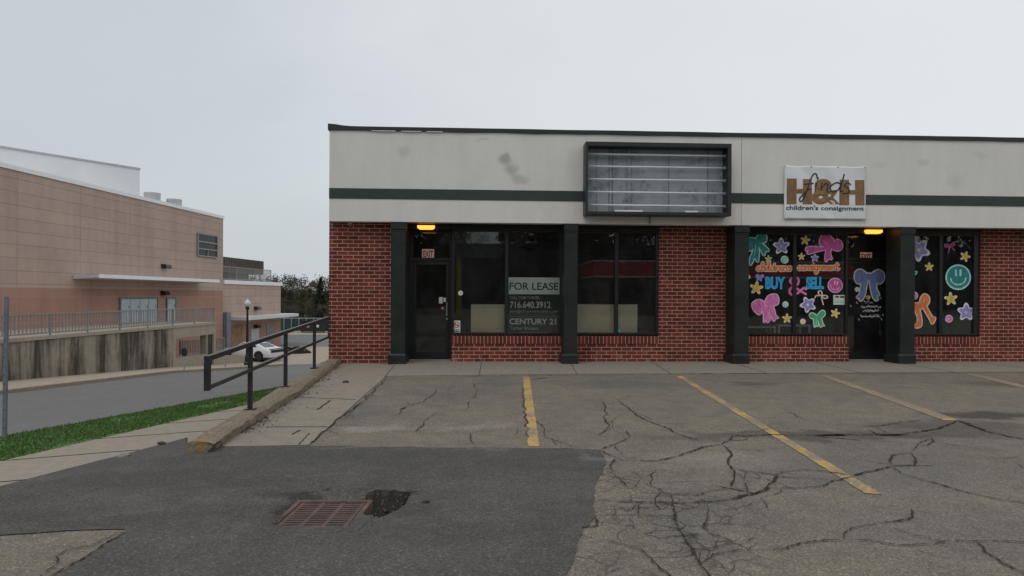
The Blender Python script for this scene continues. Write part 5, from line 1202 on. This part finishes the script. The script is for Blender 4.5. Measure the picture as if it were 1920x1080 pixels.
# annex
an = thing('annex_building', tuple(st(60, TF, -3.5)), 'low tan annex with pink base and white roof edge beside the hall', 'annex building')
s2, z2 = sp(527, 537, TF); z2 = (z2 + sp(422, 531, TF)[1]) / 2; zcn = sp(480, 597, TF)[1]
mb = MB(); mb.box(s_end + .002, s2, TF + .03, TF + 25, zcn - .3, z2, T); mb.build('upper_wall', M['tan'], an)
mb = MB(); mb.box(s_end + .002, s2, TF + .026, TF + 25, -4, zcn - .3005, T); mb.build('lower_wall', M['pink'], an)
mb = MB(); mb.box(s_end + .06, s2 + .1, TF - .1, TF + 25, z2 + .0005, z2 + .32, T); mb.build('roof_coping', M['coping_w'], an)
sa = sp(430, 600, TF)[0]; mb = MB(); zq = sp(490, 594, TF - 1.2)[1]; mb.box(sa, s2 + .4, TF - 1.6, TF + .02, zq - .18, zq + .1, T); cn = mb.build('canopy', M['canopy'], an)
mb = MB(); mb.box(s2 + .002, s2 + .4, TF + .0205, TF + 8, zq - .18, zq + .1, T); mb.build('canopy_return', M['canopy'], cn)
swin(an, 418.8, 426.5, 586, 668, TF, 'downpipe_panel', M['bluegrey'], .3); swin(an, 470, 484.5, 617, 668, TF + .03, 'door', M['paleblue'], .06); swin(an, 499, 512, 606, 668, TF + .03, 'door', plain('grey_green_door', (.2, .21, .21), .5), .05)
swin(an, 434, 455, 611, 668, TF + .03, 'wall_panel', plain('recess_panel', (.30, .17, .11), .8), .03)
wlight(an, 479.5, 577.5, TF + .03, .25); wlight(an, 478.5, 611.5, TF + .03, .2)
sS = sp(494.5, 500, TF + 5)[0]; zS0, zS1 = sp(460, 513, TF + 5)[1], sp(494, 490, TF + 5)[1]
sc = thing('equipment_screen', tuple(st(sS - 8, TF + 5, z2 + .32)), 'brown louvred equipment screen on the annex roof', 'roof screen')
mb = MB(); mb.box(s_end + .6, sS, TF + 5, TF + 5.15, zS0, zS1, T).box(sS - .15, sS, TF + 5.151, TF + 16, zS0, zS1, T); 
for i in range(40): s = s_end + .8 + (sS - s_end - 1) * i / 40; mb.box(s, s + .06, TF + 4.95, TF + 4.999, zS0 + .05, zS1 - .05, T)
mb.build('louvre_panel', M['brown'], sc)
for i in range(7): s = s_end + 1 + (sS - s_end - 1.4) * i / 6; mb = MB(); mb.box(s, s + .12, TF + 5.2, TF + 5.32, z2 + .321, zS0 - .001, T); mb.build('leg', M['black'], sc)
mb = MB(); mb.box(s_end + 1, sS - 1.5, TF + 6, TF + 10, z2 + .4, zS0 + .6, T); mb.build('chiller_unit', M['black'], sc)
railing('roof_railing', 'pale safety railing along the annex roof edge', s_end + .6, s2 - .5, TF + .8, z2 + .32, z2 + .32, 1.15, 3)

# ------------------------------------------------------------------ street furniture
def lamp_at(px, py_base, py_top, d):
    b_ = dp(px, py_base, d); h = (py_base - py_top) / F * d
    t = thing('street_lamp', tuple(b_), 'black street lamp with white acorn globe across the road', 'street lamp')
    mb = MB(); mb.lathe(tuple(b_), [(.2, 0), (.2, .12), (.15, .2), (.13, .5), (.09, .62)], 14); mb.build('base', M['lampblk'], t)
    mb = MB(); mb.lathe(tuple(b_ + Vector((0, 0, .6))), [(.085, 0), (.06, h - 1.3), (.11, h - 1.22), (.13, h - 1.15), (.08, h - 1.1)], 14); mb.build('pole', M['lampblk'], t)
    mb = MB(); g = b_ + Vector((0, 0, h - .5)); mb.lathe(tuple(g), [(.1, 0), (.16, .06), (.195, .16), (.18, .27), (.11, .37), (.06, .42)], 18); mb.build('globe', M['globe'], t, smooth=True)
    mb = MB(); mb.lathe(tuple(g), [(.05, .421), (.025, .46), (.03, .5), (.005, .56)], 10); mb.build('finial', M['globe'], t)
lamp_at(463.5, 684, 560, 41)
def meter(px, py_b, py_h0, py_h1, d, lab, head=True):
    b_ = dp(px, py_b, d); z0 = dp(px, py_h1, d).z; z1 = dp(px, py_h0, d).z; t = thing('parking_meter' if head else 'sign_stub_post', tuple(b_), lab, 'parking meter' if head else 'post')
    mb = MB(); mb.tube([b_, (b_.x, b_.y, z0)], .035, 8); mb.build('pole', M['galv'], t)
    mb = MB()
    if head: mb.prism([(-.1, 0), (.1, 0), (.13, .25), (.09, z1 - z0), (-.09, z1 - z0), (-.13, .25)], -.07, .07, lambda a_, b2, h: (b_.x + a_, b_.y + h, z0 + b2)); mb.build('head', M['black'], t, bevel=.02)
    else: mb.lathe((b_.x, b_.y, z0), [(.05, 0), (.05, .05), (.02, .08)], 8); mb.build('cap', M['galv'], t)
meter(345.5, 693, 652, 667, 31.5, 'black parking meter on thin pole in front of the streaked wall'); meter(422.5, 688, 668, 669, 36.0, 'short thin grey post on the far pavement near the low wall', False)
p = c2w(-.758 * 9.4, 9.4, interp(zBk, 9.4) - .02); top = dp(12.5, 556, 9.4)
t = thing('sign_post', tuple(p), 'bare grey metal post standing in the grass verge at the left edge', 'post')
p0 = dp(8.5, 822, 9.4); p0.z = interp(zBk, 9.4) - .05
mb = MB(); mb.bar(p0, top, .048, .035); mb.build('channel', M['bluegrey'], t)
mb = MB(); e = (top - p0).normalized()
for i in range(14): q = p0.lerp(top, .1 + .06 * i); mb.box(q.x - .006, q.x + .006, q.y - .033, q.y - .0305, q.z - .006, q.z + .006)
mb.build('bolt_holes', M['ink'], t)

# ------------------------------------------------------------------ car
def car(loc, heading, scale, paintm, lab):
    t = thing('parked_car', (0, 0, 0), lab, 'car')
    stn = [(-2.42, .42, .80, .80), (-2.36, .30, .95, .86), (-2.0, .26, 1.0, .93), (-1.5, .22, 1.0, .96), (-.8, .2, .97, .96), (0, .2, .95, .955), (.8, .2, .95, .955), (1.4, .22, .93, .955), (2.0, .24, .86, .92), (2.34, .3, .76, .84), (2.42, .4, .68, .76)]
    mb = MB(); rings = []
    for x, z0, z1, w in stn:
        sec = [(-w * .9, z0), (-w * .99, z0 + .12), (-w, (z0 + z1) / 2), (-w * .97, z1 - .1), (-w * .88, z1 - .01), (-w * .45, z1 + .02), (w * .45, z1 + .02), (w * .88, z1 - .01), (w * .97, z1 - .1), (w, (z0 + z1) / 2), (w * .99, z0 + .12), (w * .9, z0)]
        rings.append(len(mb.v)); mb.v += [(x, y, z) for y, z in sec]
    n = 12
    for a, b_ in zip(rings, rings[1:]):
        for k in range(n): mb.f.append((a + k, a + (k + 1) % n, b_ + (k + 1) % n, b_ + k)); mb.m.append(0)
    mb.f.append(tuple(range(rings[0], rings[0] + n))); mb.m.append(0); mb.f.append(tuple(range(rings[-1], rings[-1] + n))); mb.m.append(0)
    body = mb.build('body', paintm, t, smooth=True)
    es = body.modifiers.new('es', 'EDGE_SPLIT'); es.split_angle = R(40)
    low = [(-1.85, .80, .985), (1.05, .84, .95)]; B = [(-1.9, -.82, .985), (1.1, -.84, .95), (1.1, .84, .95), (-1.9, .82, .985)]; U = [(-.95, -.62, 1.36), (.2, -.64, 1.40), (.2, .64, 1.40), (-.95, .62, 1.36)]
    mb = MB(); mb.v = B + U
    for f in ((4, 5, 6, 7), (0, 1, 5, 4), (1, 2, 6, 5), (2, 3, 7, 6), (3, 0, 4, 7)): mb.f.append(f); mb.m.append(0)
    mb.build('cabin', paintm, t, bevel=.05)
    def glass(q, nm, inset=(.08, .08, .1, .1), off=.015):
        q = [Vector(p) for p in q]; nrm = (q[1] - q[0]).cross(q[3] - q[0]).normalized(); c = sum(q, Vector()) / 4
        if nrm.dot(c - Vector((0, 0, 1))) < 0: nrm = -nrm
        def P(u, v): return q[0].lerp(q[1], u).lerp(q[3].lerp(q[2], u), v) + nrm * off
        mb = MB(); l, r, b2, tp = inset; mb.face([P(l, b2), P(1 - r, b2), P(1 - r, 1 - tp), P(l, 1 - tp)]); mb.build(nm, M['carglass'], t)
    glass([B[0], B[1], U[1], U[0]], 'side_window', (.2, .1, .2, .15)); glass([B[3], B[2], U[2], U[3]], 'side_window', (.2, .1, .2, .15)); glass([B[1], B[2], U[2], U[1]], 'windscreen'); glass([B[3], B[0], U[0], U[3]], 'rear_window', (.12, .12, .15, .1))
    for x in (-1.48, 1.46):
        for y in (-.86, .86):
            sgn = 1 if y > 0 else -1
            mb = MB(); mb.lathe((0, 0, 0), [(.2, -.12), (.33, -.12), (.355, -.08), (.355, .08), (.33, .12), (.2, .12)], 20); mb.v = [(x + p[0], y + p[2] * sgn, .355 + p[1]) for p in mb.v]; w = mb.build('wheel', M['tyre'], t)
            mb = MB(); mb.lathe((0, 0, 0), [(.22, .05), (.21, .124), (.06, .13)], 16); mb.v = [(x + p[0], y + p[2] * sgn, .355 + p[1]) for p in mb.v]; mb.build('rim', M['rim'], w)
            mb = MB(); mb.prism([(.43 * math.cos(a_), .02 + .43 * math.sin(a_)) for a_ in [PI * i / 12 for i in range(13)]], .955, .972, lambda a_, b2, h: (x + a_, h * sgn, .355 + b2)); mb.build('wheel_arch', M['tyre'], t)
    mb = MB(); mb.box(-2.46, -2.40, -.72, .72, .66, .86); tl = mb.build('tail_light', M['ink'], t, bevel=.02)
    mb = MB(); mb.box(-2.44, -2.3, -.82, .82, .92, .955); mb.build('spoiler', M['ink'], t, bevel=.01)
    for y in (-.55, .55): mb = MB(); mb.lathe((0, 0, 0), [(.1, 0), (.1, .03)], 12); mb.v = [(2.40 + p[2], y + p[0], .62 + p[1]) for p in mb.v]; mb.build('headlight', M['globe'], t)
    for y in (-.98, .98): mb = MB(); mb.box(.62, .78, y - .09, y + .09, .98, 1.08); mb.build('mirror', paintm, t, bevel=.02)
    mb = MB(); mb.box(-2.2, 2.2, -.9, .9, .16, .3); mb.build('underbody', M['tyre'], t)
    t.location = loc; t.rotation_euler = (0, 0, heading); t.scale = (scale,) * 3
    return t
cp = dp(497, 675.5, 49.3)
car((cp.x - 1.2, cp.y + .6, -3.44), R(180 - 22), .97, M['carpaint'], 'white two door coupe parked on the plaza beyond the street lamp')
# mulched island with low shrub behind the car
mb = MB(); c0 = dp(553, 664, 56); rr = random.Random(8)
for i in range(1400):
    a = rr.random() * 2 * PI; r = rr.random() ** .5; p = Vector((c0.x + r * math.cos(a) * 1.3, c0.y + r * math.sin(a) * 1.0, -3.44 + (1 - r * r) * .55 * rr.random())); e = Vector((rr.uniform(-1, 1), rr.uniform(-1, 1), rr.uniform(-1, 1))).normalized() * .07; f = e.cross(Vector((rr.random(), rr.random(), rr.random()))).normalized() * .05
    mb.face([p - e - f, p + e - f, p + e + f, p - e + f])
o = mb.build('low_shrub', M['twig'], base=(c0.x, c0.y, -3.44)); tag(o, 'low brown shrub on the plaza to the right of the white car', 'shrub')
# green fence and bins
fa, fb = dp(505, 597, 86), dp(700, 597, 86); zf0 = -3.38; zf1 = fa.z
fn = thing('green_fence', (fa.x, fa.y, zf0), 'dark green screened fence beyond the cross street', 'fence')
mb = MB(); nseg = 14
for i in range(nseg):
    p, q = fa.lerp(fb, i / nseg), fa.lerp(fb, (i + 1) / nseg); mb.face([(p.x, p.y, zf0 + .1), (q.x, q.y, zf0 + .1), (q.x, q.y, zf1), (p.x, p.y, zf1)]); mb.face([(p.x, p.y + .03, zf0 + .1), (p.x, p.y + .03, zf1), (q.x, q.y + .03, zf1), (q.x, q.y + .03, zf0 + .1)])
mb.build('screen', M['fence'], fn)
for i in range(nseg + 1): p = fa.lerp(fb, i / nseg); mb = MB(); mb.tube([(p.x, p.y - .06, zf0), (p.x, p.y - .06, zf1 + .08)], .045, 6); mb.build('post', M['galv'], fn)
mb = MB(); mb.tube([(fa.x, fa.y - .06, zf1 + .05), (fb.x, fb.y - .06, zf1 + .05)], .03, 6); mb.build('top_rail', M['galv'], fn)
for px, w, lab in ((581, 2.0, 'dark dumpster at the fence seen between the railing posts'), (599, 1.6, 'smaller dark dumpster at the fence next to the brick corner')):
    p = dp(px, 628, 84.5); p.z = zf0; t = thing('dumpster', tuple(p), lab, 'dumpster', 'dumpsters by the green fence')
    mb = MB(); mb.prism([(-.6, .15), (.6, .15), (.75, 1.2), (-.75, 1.45)], -w / 2, w / 2, lambda a_, b2, h: (p.x + h, p.y + a_, p.z + b2)); mb.build('container', M['bin'], t, bevel=.03)
    mb = MB(); mb.prism([(-.78, 1.46), (.78, 1.21), (.78, 1.28), (-.78, 1.53)], -w / 2 - .05, w / 2 + .05, lambda a_, b2, h: (p.x + h, p.y + a_, p.z + b2)); mb.build('lid', M['black'], t)
    for dx in (-w / 2 + .2, w / 2 - .2): mb = MB(); mb.tube([(p.x + dx - .05, p.y - .5, p.z + .08), (p.x + dx + .05, p.y - .5, p.z + .08)], .08, 10); mb.build('wheel', M['tyre'], t)
    mb = MB(); mb.box(p.x - .2, p.x + .1, p.y - .74, p.y - .71, p.z + .7, p.z + 1.0); mb.build('placard', M['paper'], t)

# ------------------------------------------------------------------ trees and the wooded rise
def crown_cards(mb, rnd, clumps, per, size, squash=1.):
    for (c, r) in clumps:
        for i in range(per):
            v = Vector((rnd.gauss(0, 1), rnd.gauss(0, 1), rnd.gauss(0, 1))); v = v.normalized() * r * rnd.random() ** .45; v.z *= squash; p = c + v
            e = Vector((rnd.uniform(-1, 1), rnd.uniform(-1, 1), rnd.uniform(-1, 1))).normalized(); f = e.cross(Vector((rnd.random() - .5, rnd.random() - .5, rnd.random() - .5))).normalized(); s = size * rnd.uniform(.5, 1.3)
            mb.face([p - e * s, p + f * s * .6, p + e * s, p - f * s * .6])
def make_tree(kind, hgt_, seed, lab, group):
    rnd = random.Random(seed); t = thing({'con': 'conifer_tree', 'ever': 'evergreen_tree', 'bare': 'bare_tree'}[kind], (0, 0, 0), lab, 'tree', group)
    tk = MB(); cr = MB()
    if kind == 'con':
        tk.tube([(0, 0, -.3), (0, 0, hgt_ * .95)], [hgt_ * .025, .02], 7); cl = []
        for i in range(34):
            f = (i + .5) / 34; z = hgt_ * (.08 + .9 * f); rr_ = hgt_ * .23 * (1 - f) ** .85 + .1
            for k in range(5): a = rnd.random() * 2 * PI; q = rnd.uniform(.35, 1); cl.append((Vector((math.cos(a) * rr_ * q, math.sin(a) * rr_ * q, z - rr_ * .25 * q)), max(.2, rr_ * .38)))
        crown_cards(cr, rnd, cl, 40, hgt_ * .013, .5); m = M['leaf_con']
    elif kind == 'ever':
        tk.tube([(0, 0, -.3), (.1, .05, hgt_ * .4), (0, .1, hgt_ * .85)], [hgt_ * .03, hgt_ * .02, .04], 7); cl = []
        for i in range(46):
            a = rnd.random() * 2 * PI; z = rnd.uniform(.22, 1.0); rr_ = hgt_ * .3 * math.sin(PI * min(1, .2 + .8 * z)) ** .7; q = rnd.random() ** .5; cl.append((Vector((math.cos(a) * rr_ * q, math.sin(a) * rr_ * q, z * hgt_ * .95)), hgt_ * rnd.uniform(.06, .12)))
        for c, r in cl[::6]: tk.tube([(0, 0, c.z * .6), tuple(c)], [hgt_ * .012, .03], 5)
        crown_cards(cr, rnd, cl, 190, hgt_ * .0125); m = M['leaf_dark'] if seed % 2 else M['leaf_olive']
    else:
        tips = []
        def grow(p, d, L, r, lev):
            q = p + d * L; tk.tube([tuple(p), tuple(q)], [r, r * .65], 5 if lev < 2 else 3, cap=False)
            if lev >= 5: tips.append(q); return
            for k in range(3 if lev < 4 else 2):
                nd = (d + Vector((rnd.uniform(-1, 1), rnd.uniform(-1, 1), rnd.uniform(-.25, .7))) * .62).normalized(); grow(q, nd, L * rnd.uniform(.62, .82), r * .62, lev + 1)
        grow(Vector((0, 0, -.3)), Vector((0, 0, 1)), hgt_ * .27, hgt_ * .022, 0)
        crown_cards(cr, rnd, [(p, hgt_ * .055) for p in tips], 14, hgt_ * .007); m = M['twig']
    tk.build('trunk', M['bark'], t); cr.build('crown', m, t); return t
GFAR = 'trees on the rise beyond the cross street'
protos = {}
def plant(kind, px, d, zg, py_top, seed, lab, group=GFAR):
    b_ = dp(px, 600, d); b_.z = zg; hh = dp(px, py_top, d).z - zg
    key = (kind, seed)
    if key not in protos: t = protos[key] = make_tree(kind, 10.0, seed, lab, group)
    else: t = copy_tree(protos[key]); t['label'] = lab; t['group'] = group
    t.location = b_; s = hh / 10.0; t.scale = (s * 1.05, s * 1.05, s); t.rotation_euler = (0, 0, random.random() * 6)
zr = -3.4
plant('con', 601, 118, zr, 519, 1, 'dark pointed conifer rising beside the brick corner')
TR = 'trees standing on the rise, alike from here'
for i, (k, px, d, py, sd) in enumerate([('ever', 545, 112, 545, 3), ('ever', 568, 108, 543, 2), ('ever', 530, 120, 541, 3), ('bare', 585, 100, 556, 5), ('bare', 556, 98, 566, 6), ('bare', 610, 96, 560, 5), ('bare', 535, 102, 562, 6), ('ever', 618, 125, 545, 3), ('ever', 580, 122, 541, 2),
                                         ('bare', 512, 110, 545, 5), ('ever', 640, 118, 530, 3), ('bare', 660, 105, 535, 6), ('ever', 690, 120, 530, 2)]):
    side = ['beyond the green fence']; 
    lab = {'ever': ['budding olive green tree on the rise beyond the green fence', 'dark bushy evergreen on the rise beyond the green fence'][sd % 2], 'bare': ['twiggy bare tree with low fork behind the green fence', 'twiggy bare tree behind the green fence'][sd % 2]}[k]
    plant(k, px, d, zr, py, sd, lab, {'ever': ['budding trees beyond the fence', 'dark evergreens beyond the fence'][sd % 2], 'bare': ['low forked bare trees behind the fence', 'bare trees behind the fence'][sd % 2]}[k])
# hill
mb = MB(); nx, ny = 60, 14
def hz(x, y): f = max(0, min(1, (y - 125) / 130)); return -3.9 + f * f * (3 - 2 * f) * (6.6 + 1.6 * noise.noise(Vector((x * .015, y * .01, 0))))
for j in range(ny + 1):
    for i in range(nx + 1): x = -260 + 460 * i / nx; y = 120 + 200 * j / ny; mb.v.append((x, y, hz(x, y)))
for j in range(ny):
    for i in range(nx): k = j * (nx + 1) + i; mb.f.append((k, k + 1, k + nx + 2, k + nx + 1)); mb.m.append(0)
M['hillside'] = plain('hillside_cover', (.045, .04, .03), .95, var=.4, scale=.3)
tag(mb.build('hill', M['hillside'], smooth=True), kind='structure')
mb = MB(); rw_ = random.Random(21)
for i in range(900):
    y = rw_.uniform(135, 265); x = rw_.uniform(-.85, .1) * y; z = hz(x, y); r = rw_.uniform(1.3, 2.6); mb.mi = 0 if rw_.random() < .62 else 1
    crown_cards(mb, rw_, [(Vector((x, y, z + r * 1.1)), r), (Vector((x + rw_.uniform(-1, 1), y, z + r * 2.0)), r * .7)], 44, .3, 1.2)
tag(mb.build('distant_wood', [M['twig'], M['leaf_dark']]), 'grey brown and dark green woodland covering the far rise', 'woodland', kind='stuff')

# ------------------------------------------------------------------ what the shop glass looks out on (behind the viewer)
rb = thing('red_banded_store', (17, -21, 0), 'low store with red fascia band, mirrored in the shop windows', 'store')
mb = MB(); mb.box(8.8, 30, -30, -20.4, 0, 2.9); mb.build('wall', plain('store_wall', (.10, .035, .03), .7), rb)
mb = MB(); mb.box(8.6, 30.2, -30.2, -19.9, 2.95, 4.05); mb.build('fascia', M['redwall'], rb)
mb = MB(); mb.box(8.55, 30.25, -30.25, -19.86, 4.051, 4.14).box(8.55, 30.25, -30.25, -19.86, 2.86, 2.949); mb.build('trim', M['white'], rb)
for i in range(4): mb = MB(); mb.box(10 + i * 5, 14.2 + i * 5, -20.399, -20.33, .9, 2.6); mb.build('window', M['carglass'], rb)
for i, (x, y, h, k, sd) in enumerate([(-16, -26, 13, 'ever', 3), (-9, -30, 15, 'ever', 2), (-6.5, -27, 13, 'ever', 3), (5.6, -32, 13, 'ever', 3), (8, -34, 15, 'ever', 2), (14, -36, 17, 'ever', 3), (21, -35, 16, 'ever', 2), (28, -36, 17, 'ever', 3), (35, -33, 15, 'ever', 2), (-23, -24, 12, 'bare', 5), (-2.0, -24, 9, 'bare', 6), (42, -30, 15, 'ever', 3)]):
    t = copy_tree(protos[(k, sd)]); t.location = (x, y, 0); s = h / 10; t.scale = (s * 1.15, s * 1.15, s); t.rotation_euler = (0, 0, i * 1.3)
    t['label'] = 'tall tree across the lot behind the viewer, mirrored in the shop windows'; t['group'] = 'trees behind the viewer'
bk2 = thing('reflection_backdrop', (0, -44, 0), 'long dark block added behind the trees to darken reflections in the shop windows', 'backdrop')  # unseen dark block, added to cover the bright horizon strip in the window reflections
mb = MB(); mb.box(-70, 90, -52, -42, -1, 5.4); mb.build('wall', plain('backdrop_wall', (.035, .034, .032), .9), bk2)
mb = MB(); mb.prism([(-53, 5.4), (-41, 5.4), (-47, 7.4)], -71, 91, lambda y, z, x: (x, y, z)); mb.build('roof', plain('backdrop_roof', (.03, .03, .03), .9), bk2)
t = thing('marker_pole', (-1.2, -9, 0), 'yellow pole mirrored as a faint band in the left window', 'pole'); mb = MB(); mb.tube([(-1.2, -9, 0), (-1.2, -9, 3.6)], .14, 12); mb.build('shaft', M['yellowpole'], t)
mb = MB(); mb.lathe((-1.2, -9, 0), [(.3, 0), (.3, .25), (.2, .3)], 12); mb.build('footing', M['kerb'], t)

# ------------------------------------------------------------------ camera, sky, sun
cam = bpy.data.cameras.new('camera'); co = bpy.data.objects.new('camera', cam); C.objects.link(co)
cam.sensor_width = 36; cam.lens = F / 1920 * 36; cam.shift_y = (YH - 540) / 1920; cam.clip_end = 3000; cam.clip_start = .05
co.matrix_world = Matrix.Translation((0, 0, H)) @ Matrix.Rotation(-YAW, 4, 'Z') @ Matrix.Rotation(PI / 2, 4, 'X') @ Matrix.Rotation(ROLL, 4, 'Z')
bpy.context.scene.camera = co
EL, AZ = R(58), R(215)
w = bpy.data.worlds.new('World'); bpy.context.scene.world = w; w.use_nodes = True; nt = w.node_tree; bg = nt.nodes['Background']
sky = N(nt, 'ShaderNodeTexSky', sky_type='NISHITA'); sky.sun_disc = False; sky.sun_elevation = EL; sky.sun_rotation = AZ; sky.dust_density = 4; sky.air_density = 1.2
tc = N(nt, 'ShaderNodeTexCoord'); sx = N(nt, 'ShaderNodeSeparateXYZ'); nt.links.new(tc.outputs['Generated'], sx.inputs[0])
# overcast deck: a little darker and bluer to the left, brightest up and to the right
mp = N(nt, 'ShaderNodeMapping'); mp.inputs['Scale'].default_value = (1, 1, 2.6); nt.links.new(tc.outputs['Generated'], mp.inputs['Vector'])
cl = noise_tex(nt, mp.outputs[0], 1.5, 5, .55, .3)
g = math_n(nt, 'ADD', math_n(nt, 'MULTIPLY', sx.outputs[0], .55), math_n(nt, 'MULTIPLY', sx.outputs[2], .35)); g = math_n(nt, 'ADD', g, math_n(nt, 'MULTIPLY', math_n(nt, 'SUBTRACT', cl, .5), .55))
g = math_n(nt, 'ADD', g, .42, True)
deck = ramp(nt, g, [(0, (5.15, 5.62, 5.98)), (.35, (5.8, 6.25, 6.58)), (.62, (7.05, 7.3, 7.5)), (1, (7.75, 7.88, 8.0))])
fin = mix(nt, .88, sky.outputs[0], deck); nt.links.new(fin, bg.inputs['Color']); bg.inputs['Strength'].default_value = .1
sl = bpy.data.lights.new('sun', 'SUN'); sl.energy = .5; sl.angle = R(25); sl.color = (1, .97, .92); so = bpy.data.objects.new('sun', sl); C.objects.link(so)
# sun direction from elevation and azimuth (sky rotation measured from +Y towards +X)
dv = Vector((math.sin(AZ) * math.cos(EL), math.cos(AZ) * math.cos(EL), math.sin(EL)))
so.rotation_euler = (-dv).to_track_quat('-Z', 'Y').to_euler(); so.location = (0, 0, 30)
vs = bpy.context.scene.view_settings; vs.view_transform = 'Standard'; vs.look = 'None'; vs.exposure = .13; vs.gamma = 1; vs.use_curve_mapping = False
